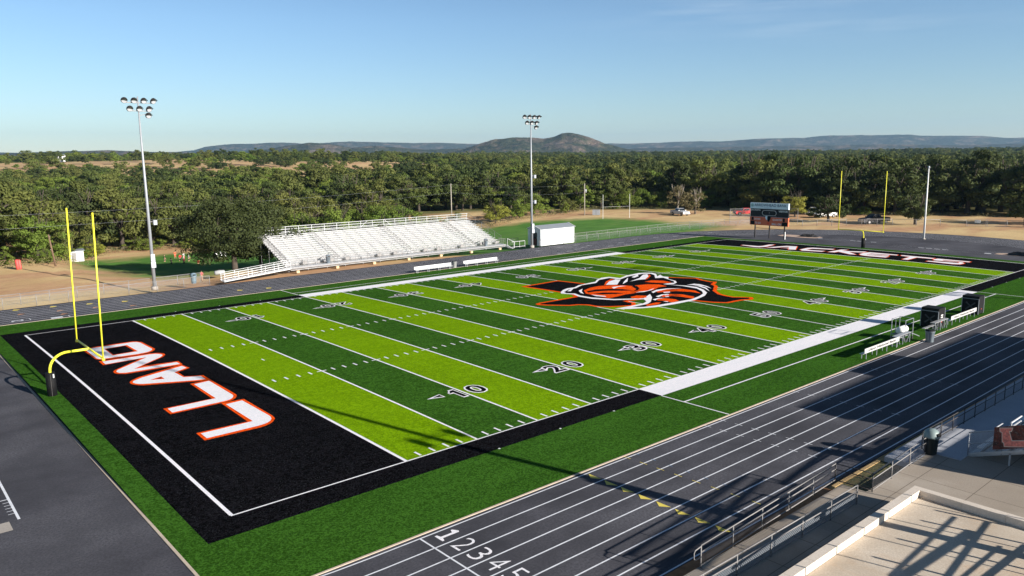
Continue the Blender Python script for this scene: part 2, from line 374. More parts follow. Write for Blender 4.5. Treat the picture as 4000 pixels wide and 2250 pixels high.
def build_ground():
    N_A, rad = 150, []
    r = 0.0
    rs = [0, 40, 80, 120, 160]; r = 180
    while r < 9000: rs.append(r); r *= 1.042
    vs, fs, cl = [], [], []
    for i, r in enumerate(rs):
        for k in range(N_A+1):
            a = R(-25+150*k/N_A); x, y = CAMX+r*math.cos(a), CAMY+r*math.sin(a)
            vs.append((x, y, H(x, y))); cl.append(clearing(x, y) if r > 230 else 1.0)
    for i in range(len(rs)-1):
        for k in range(N_A):
            p = i*(N_A+1)+k; fs.append((p, p+N_A+1, p+N_A+2, p+1))
    # the part behind the camera, flat
    n = len(vs); vs += [(CAMX-9000, CAMY-9000, -.06), (CAMX+9000, CAMY-9000, -.06), (CAMX+9000, CAMY, -.06), (CAMX-9000, CAMY, -.06)]
    fs.append((n, n+1, n+2, n+3)); cl += [1, 1, 1, 1]
    t = NT('dry_ground'); s = t.sep()
    at = t.n.new('ShaderNodeAttribute'); at.attribute_name = 'clear'
    grass = t.mix(t.ramp(t.noise(.10, 5, .6), .35, .65), (.52, .355, .17), (.66, .49, .25))
    dirt = t.mix(t.ramp(t.noise(.5, 4, .6), .3, .7), (.44, .25, .13), (.55, .34, .19))
    near = t.mix(t.ramp(t.noise(.055, 5, .62, stretch=(.6, 1.5, 1)), .46, .56), grass, dirt)
    near = t.mix(t.math('MULTIPLY', t.ramp(t.noise(2.2, 4, .7), .5, .7), .35), near, (.25, .19, .10))
    scrub = t.mix(t.ramp(t.noise(.07, 5, .6), .35, .65), (.09, .105, .035), (.24, .22, .09))
    col = t.mix(at.outputs['Fac'], scrub, near)
    # watered practice field
    dx = t.math('DIVIDE', t.math('SUBTRACT', s[0], 67), 58); dy = t.math('DIVIDE', t.math('SUBTRACT', t.math('ADD', s[1], t.math('MULTIPLY', s[0], .2)), 107), 26.5)
    q = t.math('ADD', t.math('POWER', t.math('ABSOLUTE', dx), 4.5), t.math('POWER', t.math('ABSOLUTE', dy), 4.5))
    q = t.math('ADD', q, t.math('MULTIPLY', t.math('SUBTRACT', t.noise(.12, 5, .65), .5), 1.6))
    pg = t.mix(t.ramp(t.noise(.25, 5, .6), .3, .7), (.06, .165, .022), (.11, .245, .04))
    pg = t.mix(t.math('MULTIPLY', t.ramp(t.noise(.06, 4, .6), .5, .7), .4), pg, (.15, .20, .05))
    col = t.mix(t.ramp(q, 1.35, .65), col, pg)
    t.bump(t.noise(3, 4, .7), .3, .08)
    m = t.done(col, .95, 0, .15)
    me = bpy.data.meshes.new('ground'); me.from_pydata(vs, [], fs); me.materials.append(m)
    attr = me.attributes.new('clear', 'FLOAT', 'POINT'); attr.data.foreach_set('value', [float(c) for c in cl])
    for p in me.polygons: p.use_smooth = True
    o = bpy.data.objects.new('ground', me); C.objects.link(o); o['kind'] = 'structure'
build_ground()

# ------------------------------------------------------------------ track
XC1, XC2, YC = -6.6, 93.5, 24.1
def stadium(r, n=64, yn=None, yf=None, r2=None):
    """closed stadium outline, far straight at YC+r, near at YC-r"""
    p = []
    for k in range(n+1):
        a = -math.pi/2+math.pi*k/n; p.append((XC2+r*math.cos(a), YC+r*math.sin(a)))
    for k in range(n+1):
        a = math.pi/2+math.pi*k/n; p.append((XC1+r*math.cos(a), YC+r*math.sin(a)))
    return p
track = None
def build_track():
    global track
    out = stadium(41.0)
    out = [(x, y if y > -16.05 else -16.05) for x, y in out]
    mb = MB(); n = len(out)
    tri = tessellate_polygon([[Vector((x, y, 0)) for x, y in out]])
    mb.add([(x, y, 0) for x, y in out]+[(x, y, -.3) for x, y in out], [tuple(t) for t in tri]+[(i, (i+1) % n, (i+1) % n+n, i+n) for i in range(n)])
    track = mb.build('running_track', M['asphalt']); track['kind'] = 'structure'
    lines = MB(); z = .004
    def band(r, w, a=None):
        pi, po = stadium(r-w/2), stadium(r+w/2); k = len(pi)
        vs = [(x, y, z) for x, y in pi]+[(x, y, z) for x, y in po]
        lines.add(vs, [(i, i+k, (i+1) % k+k, (i+1) % k) for i in range(k)])
    for k in range(9): band(31.51+1.055*k, .072)
    lines.build('lane_line', M['paint'], track, fix=False)
    st = MB(); z2 = .008
    st.box(-4.30, -4.22, -15.85, -7.41, z2, z2+.001)
    st.box(4.3, 4.37, 56.2, 57.3, z2, z2+.001) if False else None
    st.build('start_line', M['paint'], track)
    # digits of the eight lanes
    for d in range(8):
        yc = -7.41-1.055*(d+.5)
        polys = text_polys(str(d+1), -.012, -.012, yc+.30, yc-.30, -3.70, -2.65)
        if d == 0: polys = [[(-3.70, yc+.28), (-3.58, yc+.28), (-3.52, yc+.075), (-2.95, yc+.075), (-2.88, yc+.28), (-2.80, yc+.28), (-2.64, yc+.03), (-2.70, yc-.075), (-3.52, yc-.075), (-3.60, yc-.28), (-3.70, yc-.28)]]
        else: polys = [[(q, p) for p, q in f] for f in polys]
        mb = MB()
        for f in polys: 
            for t in tessellate_polygon([[Vector((a, b, 0)) for a, b in f]]): mb.add([(f[i][0], f[i][1], z2) for i in t], [(0, 1, 2)])
        mb.build('lane_number', M['turf_white'], track, fix=False)
    for d in range(3):      # far side, seen upside down
        yc = 55.61+1.055*(d+.5); x1 = -4.75-3.3*d
        polys = text_polys(str(d+1), .02, .02, yc-.30, yc+.30, x1, x1-1.05)
        mb = MB()
        for f in polys: mb.add([(q, p, z2) for p, q in f], [tuple(range(len(f)))])
        mb.build('lane_number', M['paint'], track, fix=False)
        mb = MB(); mb.box(x1+.55+(0 if d else 0), x1+.61, yc-.52, yc+.52, z2, z2+.001); mb.build('stagger_line', M['paint'], track)
    def marks(name, mat, items):
        mb = MB()
        for it in items: mb.add([(p[0], p[1], z2+.001) for p in it], [tuple(range(len(it)))])
        mb.build(name, mat, track, fix=False)
    ty = [[(5.66, -7.50-1.05*k), (5.34, -7.92-1.05*k), (5.66, -8.34-1.05*k)] for k in range(8)]
    marks('yellow_triangle', M['paint_yellow'], ty)
    def cross(x, y, a=.3): return [rect(x-.02, x+.02, y-a*.8, y+a*.8), rect(x-a*.4, x+a*.4, y-.028, y+.028)]
    cy = []
    for k in range(8): cy += cross(8.63+.03*k, -7.41-1.055*k)[:1]
    marks('yellow_tick', M['paint_yellow'], cy)
    marks('blue_tick', M['paint_blue'], [rect(9.36+.015*k, 9.40+.015*k, -7.6-1.055*k, -7.35-1.055*k) for k in range(7)])
    wt = []
    for k in range(7):
        for x in (15.6, 17.1, 25.3, 34.2): wt += cross(x+.03*k, -7.41-1.055*k)[:1]
    marks('white_tick', M['paint'], wt)
    ar = []
    for x, y in ((-7.68, 64.35-.35), (-4.3, 63.34), (-.95, 62.29), (2.35, 61.06), (14.7, 59.0), (17.9, 58)): ar.append([(x-.35, y-.25), (x+.1, y-.4), (x+.45, y+.0), (x-.1, y+.45)])
    marks('yellow_arrow', M['paint_yellow'], ar)
    marks('orange_arrow', M['paint_orange'], [[(x-.35, y-.25), (x+.45, y), (x-.1, y+.4)] for x, y in ((-7.7, 60.8), (-4.28, 60.05), (2.3, 57.6), (-4.35, 57.7), (-1, 59.3))])
    fw_ = []
    for x, k in ((66, 1), (69, 2), (72, 3), (74.5, 4), (77, 5), (79, 2), (82, 1), (84, 4), (87, 3), (90, 6), (72, 7), (66, 6), (76, 7), (95, 5), (99, 4), (104, 7), (109, 6)):
        y = 55.61+1.055*k if x < 94 else None
        if y is None:
            a = math.asin(min(.99, (x-93.5)/(31.5+1.055*k))); y = YC+(31.5+1.055*k)*math.cos(a)
        fw_ += [rect(x-.8, x+.8, y-.5, y-.33), rect(x-.1, x+.1, y-.6, y+.2)]
    marks('worn_marking', M['paint_faint'], fw_)
    # runway lines behind the near goal
    rw = [rect(-16.42, -16.31, 6.03, 34), rect(-20, -16.42, 8.74, 8.81)]+[rect(-16.66, -16.42, 8.35-.38*k, 8.39-.38*k) for k in range(5)]
    marks('runway_line', M['paint'], rw)
    marks('runway_pad', M['light_conc'], [rect(-18.6, -16.74, 5.0, 6.05)])
    # runway ticks and take-off boards in the far bend
    marks('runway_board', M['paint'], [rect(x-.13, x+.13, y-.45, y+.45) for x, y in ((113.0, 37.4), (113.3, 31.6), (113.3, 30.4), (113.4, 28), (110.48, 19), (110.45, 17.8), (110.3, 16.5), (110.3, 15.3))]+[rect(109.3, 109.9, 8.6, 9.5)])
    marks('runway_edge', M['paint_faint'], [rect(112.2, 112.24, 26, 42), rect(114.2, 114.24, 26, 42), rect(109.0, 109.04, 6, 24), rect(111.6, 111.64, 6, 24)])
build_track()
k_ = MB()
k_.box(-12.22, -12.10, -7.20, 55.5, 0, .03); k_.box(-12.10, 102.95, -7.20, -7.10, 0, .03); k_.box(-12.10, 102.95, 55.38, 55.48, 0, .03); k_.box(102.85, 102.95, -7.10, 55.38, 0, .03)
tag(k_.build('turf_kerb', M['kerb']), kind='structure')

# ------------------------------------------------------------------ the pitch
TR = {"LLANO_o":[[[-3.74,15.77],[-2.31,15.68],[-2.31,11.33],[-2.36,10.92],[-2.44,10.66],[-2.73,10.25],[-3.05,10.0],[-3.4,9.85],[-3.76,9.79],[-6.89,9.87],[-6.84,11.34],[-3.86,11.27]],[[-3.72,21.56],[-2.3,21.67],[-2.29,17.25],[-2.32,16.86],[-2.41,16.59],[-2.63,16.24],[-2.87,16.01],[-3.16,15.89],[-3.49,15.83],[-6.86,15.77],[-6.86,17.18],[-3.82,17.15]],[[-2.44,27.39],[-2.29,25.92],[-3.34,25.3],[-3.37,23.8],[-2.27,23.16],[-2.3,21.66],[-2.97,21.84],[-6.23,23.46],[-6.5,23.74],[-6.69,24.09],[-6.78,24.47],[-6.76,24.84],[-6.67,25.11],[-6.48,25.38],[-5.9,25.9]],[[-6.83,32.96],[-3.18,32.85],[-2.59,32.55],[-2.3,32.06],[-2.28,31.72],[-2.36,31.43],[-2.64,30.93],[-4.83,29.0],[-2.24,28.64],[-2.33,27.35],[-5.12,27.4],[-6.3,27.49],[-6.73,27.9],[-6.87,28.3],[-6.85,28.65],[-6.78,28.94],[-6.64,29.21],[-4.1,31.59],[-6.88,31.46]],[[-6.83,37.77],[-6.55,38.44],[-5.96,38.72],[-2.96,38.6],[-2.6,38.33],[-2.36,37.8],[-2.29,34.26],[-2.43,33.84],[-2.74,33.44],[-2.99,33.27],[-3.94,33.0],[-6.44,33.32],[-6.69,33.57],[-6.82,33.97]]],"LLANO_w":[[[-3.6,15.34],[-2.52,15.43],[-2.46,11.39],[-2.51,11.05],[-2.61,10.77],[-2.8,10.49],[-3.03,10.3],[-3.31,10.19],[-3.67,10.13],[-6.68,10.11],[-6.66,11.11],[-3.61,11.12]],[[-3.56,21.26],[-2.48,21.4],[-2.51,17.22],[-2.53,16.91],[-2.62,16.66],[-2.78,16.39],[-2.98,16.2],[-3.21,16.09],[-3.52,16.06],[-6.68,16.0],[-6.65,16.99],[-3.62,17.06]],[[-2.54,26.89],[-2.46,26.09],[-3.55,25.4],[-3.5,23.61],[-2.48,23.05],[-2.51,22.01],[-3.14,22.21],[-6.14,23.8],[-6.37,24.0],[-6.54,24.33],[-6.59,24.61],[-6.58,24.78],[-6.48,25.02],[-6.34,25.18],[-5.75,25.6]],[[-6.65,32.67],[-3.22,32.48],[-2.8,32.31],[-2.57,31.96],[-2.52,31.63],[-2.57,31.37],[-2.84,30.93],[-5.48,28.53],[-2.45,28.37],[-2.45,27.58],[-5.16,27.71],[-6.22,27.8],[-6.57,28.07],[-6.67,28.4],[-6.65,28.71],[-6.55,28.96],[-6.41,29.16],[-3.67,31.67],[-6.68,31.59]],[[-6.67,37.69],[-6.5,38.08],[-5.98,38.34],[-2.98,38.25],[-2.68,38.04],[-2.53,37.55],[-2.49,34.33],[-2.59,34.01],[-2.84,33.66],[-3.15,33.43],[-3.92,33.3],[-6.44,33.59],[-6.63,33.82],[-6.71,34.17]]],"LLANO_ho":[[[-5.49,24.53],[-4.63,24.91],[-4.65,24.09]],[[-5.41,37.28],[-3.63,37.38],[-3.61,34.31],[-5.51,34.24]]],"LLANO_hb":[[[-5.09,24.48],[-4.72,24.71],[-4.76,24.35]],[[-5.36,37.14],[-3.81,37.24],[-3.8,34.46],[-5.42,34.39]]],"JK":[[[93.76,41.28],[92.7,38.02],[92.85,37.22],[94.06,36.76],[97.8,37.47],[97.39,38.21],[94.81,37.95],[94.18,38.3],[94.29,41.28]],[[93.23,36.33],[97.34,35.03],[97.71,33.36],[93.35,31.17],[93.06,32.25],[94.54,32.98],[94.21,34.15],[95.18,33.39],[96.1,33.87],[95.68,34.38],[93.53,35.16]],[[98.16,27.15],[97.6,30.54],[96.85,31.04],[94.0,30.79],[92.98,29.8],[93.66,26.97],[94.73,26.96],[94.4,29.25],[94.64,30.05],[96.3,29.98],[97.13,27.05]],[[93.96,26.13],[98.17,26.07],[98.41,25.12],[96.51,25.17],[98.19,22.04],[96.86,22.02],[95.97,23.78],[93.75,21.62],[93.44,22.4],[95.32,25.13],[94.11,25.15]],[[94.66,21.5],[96.75,21.75],[97.74,21.34],[97.68,17.18],[96.9,16.97],[96.4,20.58],[95.69,20.72],[96.11,17.78],[95.39,17.52],[94.85,20.39],[94.33,20.34],[94.81,17.27],[93.46,17.11],[93.23,20.02],[93.76,20.94]],[[96.9,16.4],[97.68,16.61],[97.58,11.95],[96.66,11.95],[96.55,14.02],[93.13,13.88],[93.25,14.66],[96.56,14.95]],[[93.53,11.49],[94.2,11.46],[94.76,7.84],[95.46,7.87],[95.73,8.19],[95.26,11.17],[96.23,11.61],[97.41,11.47],[97.44,7.17],[96.68,7.18],[96.54,10.43],[95.99,10.34],[95.98,7.72],[95.0,7.15],[93.71,7.24],[93.2,8.05]]],"TX":[[[39.54,35.9],[45.78,36.13],[46.36,31.72],[57.12,27.88],[57.97,26.36],[58.95,24.83],[58.26,23.55],[58.07,22.78],[57.89,22.02],[58.22,21.5],[57.37,20.97],[56.41,20.59],[55.99,19.95],[55.18,19.21],[54.34,18.79],[53.75,18.31],[52.98,17.93],[51.6,16.34],[51.27,15.33],[51.21,14.52],[52.44,13.0],[51.68,12.33],[51.03,12.26],[50.29,12.62],[49.62,12.72],[47.74,12.85],[46.83,14.04],[46.29,15.62],[44.87,19.95],[41.11,20.65],[40.99,20.21],[41.13,19.73],[40.36,18.93],[39.61,18.55],[38.53,19.14],[37.37,19.89],[36.52,20.91],[36.46,22.09],[35.92,22.82],[34.97,23.16],[34.27,23.99],[33.44,24.95],[32.93,25.87],[33.15,26.41],[33.86,26.61],[36.39,26.57],[39.03,26.54],[39.8,27.72],[39.79,29.37],[39.77,31.52]]],"EM_w":[[[39.95,29.62],[41.16,30.49],[42.37,31.0],[43.37,30.84],[44.87,31.59],[47.3,31.89],[48.16,31.97],[49.39,32.9],[51.01,33.59],[52.23,33.36],[52.3,31.66],[54.49,32.55],[56.22,32.71],[57.2,32.79],[58.02,32.37],[58.59,31.74],[58.24,30.73],[56.56,29.21],[57.86,29.79],[57.07,28.67],[57.23,27.97],[55.83,26.87],[55.32,25.41],[54.49,24.55],[53.19,24.02],[52.48,24.38],[53.33,22.35],[53.44,20.94],[52.54,19.33],[51.18,17.89],[49.45,16.94],[46.58,16.16],[43.37,16.22],[40.68,16.56],[39.3,17.13],[38.01,17.76],[37.0,18.85],[39.42,18.74],[41.41,18.78],[42.36,19.22],[43.13,20.21],[40.5,22.1],[39.41,24.27],[39.36,26.2],[39.94,27.58],[39.38,28.96]]],"EM_k":[[[40.31,29.41],[41.95,30.28],[43.07,30.26],[45.15,31.28],[47.49,31.2],[49.51,32.57],[51.52,32.72],[51.49,30.95],[53.96,31.8],[55.61,31.9],[57.1,31.97],[57.78,31.23],[57.2,30.18],[55.27,28.48],[56.22,27.99],[55.79,27.11],[54.91,25.35],[54.05,24.62],[53.09,24.86],[52.32,24.91],[52.8,22.45],[52.56,20.3],[51.55,18.86],[50.42,17.87],[48.79,17.21],[46.72,16.72],[44.01,16.93],[41.4,17.14],[39.86,17.48],[38.96,18.21],[41.3,18.21],[42.5,18.73],[44.57,20.24],[46.07,21.77],[43.52,20.54],[40.95,22.51],[39.98,24.81],[39.97,26.52],[40.48,27.83],[39.91,28.66]]],"EM_o":[[[42.62,28.54],[44.42,29.29],[46.04,29.41],[47.72,28.57],[48.55,27.25],[48.78,26.1],[48.03,24.68],[46.45,23.61],[45.04,23.19],[44.01,23.44],[42.46,23.22],[40.86,23.18],[41.02,25.13],[41.29,26.99]],[[49.2,26.58],[50.93,26.16],[51.76,25.11],[51.42,23.67],[50.15,23.82],[48.33,23.12],[46.6,23.22],[44.92,23.31],[45.44,24.15],[47.3,24.57]],[[47.64,22.18],[49.75,22.36],[51.1,21.17],[51.28,19.61],[50.25,18.03],[50.26,19.34],[49.47,20.91],[47.38,21.72]],[[46.03,20.28],[47.48,20.22],[48.29,19.04],[48.12,17.35],[47.07,16.73],[47.09,18.14],[46.79,19.32],[45.57,19.55]],[[44.06,19.3],[45.13,18.97],[45.44,17.81],[45.0,16.99],[43.8,17.0],[43.94,18.02],[43.57,18.66]],[[52.14,27.56],[53.61,27.68],[54.3,26.47],[53.97,24.89],[52.98,25.16],[52.23,26.69]],[[57.24,31.14],[56.31,30.03],[54.05,28.73],[53.33,28.48],[55.72,29.9]],[[46.93,29.4],[49.03,31.04],[50.69,31.82],[51.42,31.75],[49.25,30.8],[47.08,29.25]],[[43.13,22.03],[44.29,22.16],[44.87,21.28],[44.13,20.67],[42.94,20.76],[42.68,21.52]],[[40.81,18.04],[42.59,18.1],[42.9,17.67],[41.89,17.32],[40.47,17.52]]],"EM_s":[[[47.17,29.33],[49.29,30.77],[51.13,31.34],[51.16,30.58],[49.58,29.47],[48.19,28.45]],[[50.52,29.45],[53.25,31.16],[50.81,29.14],[48.91,28.25]],[[51.74,29.16],[53.94,29.9],[56.39,31.38],[57.12,31.26],[55.72,29.9],[53.6,28.7],[52.6,29.05],[51.0,28.94]],[[53.82,31.08],[56.17,32.07],[54.98,30.92],[53.6,30.47]],[[53.65,22.47],[54.95,22.42],[55.14,21.68],[54.64,20.34],[53.66,19.05],[54.33,20.48],[54.44,21.68]],[[54.05,21.89],[54.32,21.09],[53.72,19.81],[51.99,18.11],[53.19,19.67],[53.83,20.98]],[[45.58,23.44],[46.45,22.97],[48.06,23.15],[49.28,23.76],[47.39,23.24],[46.4,23.43]],[[47.04,22.38],[48.54,22.91],[50.07,22.62],[51.48,21.46],[49.7,22.32],[47.64,22.18],[46.69,21.78]],[[45.25,20.31],[46.61,20.62],[47.66,20.35],[46.45,20.25],[45.07,19.75]],[[43.59,19.41],[44.6,19.49],[45.29,19.1],[44.2,19.17],[43.37,18.85]],[[43.81,17.81],[43.89,17.52],[43.55,17.38],[43.49,17.9]],[[41.09,26.0],[41.58,24.34],[41.28,23.88],[40.78,24.91]],[[46.37,27.7],[47.81,27.56],[48.24,27.11],[47.04,27.28],[45.77,26.83]],[[41.93,30.12],[42.56,30.18],[41.07,29.12],[40.8,29.41]]],"EM_b":[[[42.31,27.84],[44.02,27.95],[45.42,27.19],[46.29,25.95],[46.57,24.49],[45.4,25.17],[44.38,26.38],[43.07,27.06],[41.87,27.14]],[[41.63,26.24],[43.03,25.95],[43.99,24.97],[44.4,23.91],[43.32,24.37],[42.21,25.18]],[[48.43,26.46],[49.1,26.22],[48.13,25.01],[46.85,24.19],[45.98,24.09],[47.43,24.87]],[[48.73,22.31],[49.93,21.76],[50.21,20.99],[49.42,21.61]],[[46.72,19.98],[47.61,19.48],[47.64,18.56],[47.13,19.35]]],"EM_s2":[[[41.99,28.77],[43.29,29.41],[41.94,28.23],[40.87,26.86],[41.09,27.61]],[[46.7,20.38],[47.24,20.15],[47.01,19.85],[46.46,20.01]],[[47.97,21.45],[48.66,21.08],[48.3,20.73],[47.59,21.03]],[[45.87,19.55],[46.31,19.42],[46.08,19.12],[45.65,19.26]]]}
pitch = None
def build_pitch():
    global pitch
    pitch = sheet('football_field', [rect(-12.10, 102.85, -7.10, 0), rect(-12.10, 102.85, 0, W), rect(-12.10, 102.85, W, 55.38)], M['turf_dark'], .012, None)
    pitch['kind'] = 'structure'
    S5 = 5*YD
    li = [rect(k*S5, (k+1)*S5, 0, W) for k in range(20) if min(k, 19-k) % 2 == 0]
    sheet('light_stripe', li, M['turf_light'], .016, pitch)
    X0, X1 = -10*YD, 110*YD; xa, xb = 20*YD, 80*YD
    sheet('end_zone', [rect(X0, 0, 0, W), rect(100*YD, X1, 0, W)], M['turf_black'], .016, pitch)
    blk = [rect(-10.95, X0, -1.95, W+1.83), rect(X0, xa, -1.95, 0), rect(X0, xa, W, W+1.83), rect(xb, X1+.1, -1.95, 0), rect(xb, X1+.1, W, W+1.83)]
    sheet('black_border', blk, M['turf_black'], .016, pitch)
    sheet('white_sideline', [rect(xa, xb, -1.98, 0), rect(xa, xb, W, W+1.95)], M['turf_white'], .016, pitch)
    w = .14; L = []
    L += [rect(X0-w, X1+w, -.10, 0.0), rect(X0-w, X1+w, W, W+.10), rect(X0-.18, X0, 0, W), rect(X1, X1+.18, 0, W)]
    L += [rect(-.18, 0.0, 0, W), rect(100*YD, 100*YD+.18, 0, W)]
    L += [rect(k*S5-w/2, k*S5+w/2, .02, W-.02) for k in range(1, 20)]
    L += [rect(x-.05, x+.05, -7.08, -1.98) for x in (xa-.04, xb+.04)]+[rect(x-.05, x+.05, W+1.95, 55.36) for x in (xa-.04, xb+.04)]
    L += [rect(xa, xb, -3.82, -3.70), rect(xa, xb, 52.08, 52.20)]
    sheet('yard_line', L, M['turf_white'], .022, pitch)
    T_ = []
    for k in range(1, 100):
        x = k*YD
        if k % 5:
            T_ += [rect(x-.065, x+.065, .12, .73), rect(x-.065, x+.065, W-.73, W-.12)]
            for y in (18.288, 30.48): T_.append(rect(x-.065, x+.065, y-.32, y+.32))
        else:
            for y in (18.288, 30.48): T_.append(rect(x-.38, x+.38, y-.06, y+.06))
            if k < 20 or k > 80: T_ += [rect(x-.06, x+.06, -2.0, -1.88), rect(x-.06, x+.06, W+1.78, W+1.9)]
    T_ += [rect(3*YD-.05, 3*YD+.05, W/2-.3, W/2+.3), rect(97*YD-.05, 97*YD+.05, W/2-.3, W/2+.3)]
    # marks under the emblem stay hidden beneath its own turf
    sheet('hash_mark', T_, M['turf_white'], .020, pitch)
    num_w, num_k, arr_w, arr_k = [], [], [], []
    OW, OB = .066, .016
    for i, v in enumerate(('1', '2', '3', '4', '5', '4', '3', '2', '1')):
        x = (i+1)*10*YD
        for nm, off, dst in (('w', OW, num_w), ('k', OB, num_k)):
            for ch, a, b in ((v, x-1.42 if v != '1' else x-.90, x-.24), ('0', x+.45, x+1.62)):
                if ch == '1':
                    P1 = [(a+(b-a)*u, 6.40+1.68*v_) for u, v_ in (ONE_W if nm == 'w' else ONE_K)]
                    dst += [P1, [(2*x-p, W-q) for p, q in P1]]; continue
                dst += text_polys(ch, off, OB, a, b, 6.40, 8.08)
                dst += text_polys(ch, off, OB, 2*x-b, 2*x-a, W-8.08, W-6.40, True)
        if v != '5':
            s = -1 if i < 4 else 1; bx = x+s*(1.5 if s < 0 else 1.8)-(0 if v == '1' else 0)
            for yc in (7.55, W-7.55):
                if yc > W/2: bx2 = x+s*(1.8 if s < 0 else 1.5)
                else: bx2 = bx
                arr_w.append([(bx2+s*.0, yc-.36), (bx2+s*1.22, yc), (bx2+s*.0, yc+.36)])
                arr_k.append([(bx2+s*.07, yc-.23), (bx2+s*.75, yc), (bx2+s*.07, yc+.23)])
    sheet('yard_number_outline', num_w+arr_w, M['turf_white'], .028, pitch)
    sheet('yard_number', num_k+arr_k, M['turf_black'], .034, pitch)
    sheet('end_zone_letter_outline', TR['LLANO_o'], M['turf_orange'], .022, pitch)
    sheet('end_zone_letter', TR['LLANO_w'], M['turf_white'], .028, pitch)
    sheet('end_zone_letter_edge', TR['LLANO_ho'], M['turf_orange'], .033, pitch)
    sheet('end_zone_letter_counter', TR['LLANO_hb'], M['turf_black'], .038, pitch)
    sheet('far_end_zone_letter_outline', [offset_poly(p, .14) for p in TR['JK']], M['turf_orange'], .022, pitch)
    sheet('far_end_zone_letter', TR['JK'], M['turf_white'], .030, pitch)
    # midfield emblem: state outline with a plain swirl of bands on it
    sheet('state_outline_edge', TR['TX'], M['turf_orange'], .030, pitch)
    sheet('state_outline', [offset_poly(TR['TX'][0], -.42)], M['turf_black'], .036, pitch)
    sheet('emblem_edge', TR['EM_w'], M['turf_white'], .042, pitch)
    sheet('emblem', TR['EM_k'], M['turf_black'], .048, pitch)
    sheet('emblem_orange_band', TR['EM_o'], M['turf_orange'], .054, pitch)
    sheet('emblem_black_band', TR['EM_b'], M['turf_black'], .060, pitch)
    sheet('emblem_white_band', TR['EM_s']+TR['EM_s2'], M['turf_white'], .066, pitch)
build_pitch()

# ------------------------------------------------------------------ goal posts
def goal(x, s, label):
    """s = +1 when the neck reaches toward +x (near goal)"""
    g = empty('goal_post', (x-s*2.29, W/2+.9 if s > 0 else W/2+.5, 0), 0, label, 'goal post', 'football goal posts')
    dx = s*2.29; zc = 3.16; yo = -.9 if s > 0 else -.5
    pts = [(0, 0, 1.6)]+[(0, 0, 1.75)]
    for k in range(9):
        t = math.pi/2*k/8; pts.append((s*(1.15-1.15*math.cos(t)), yo*(1-math.cos(t))*.35, 1.85+1.20*math.sin(t)))
    pts += [(dx-.02, yo, zc)]
    MB().tube(pts, .085, 12).build('gooseneck', M['yellow'], g, True)
    mb = MB(); mb.tube([(dx, yo-3.60, zc), (dx, yo+3.60, zc)], .062, 10); mb.build('crossbar', M['yellow'], g, True)
    for q in (-3.556, 3.556):
        MB().tube([(dx, yo+q, zc-.06), (dx+(.24 if s > 0 else 0), yo+q, 12.4)], .052, 10).build('upright', M['yellow'], g, True)
        MB().tube([(dx, yo+q-.02, zc-.13), (dx, yo+q-.02, zc+.0)], [.10, .10], 10).build('end_cap', M['yellow'], g, True)
    pad = MB().tube([(0, 0, .02), (0, 0, 1.78)], [.30, .29], 20).build('post_pad', M['black'], g, True)
    MB().box(-.05*s-.015, -.05*s+.015, -.306, -.295, .2, 1.7).build('pad_seam', M['steel_dark'], pad)
    MB().box(.10, .17, -.305, -.26, 1.45, 1.7).build('pad_label', M['white'], pad)
    return g
g1 = goal(-10*YD, 1, 'yellow gooseneck goal post with black padded base behind the nearer end zone')
g2 = goal(110*YD, -1, 'yellow goal post at the far end zone, beside the white flagpole')

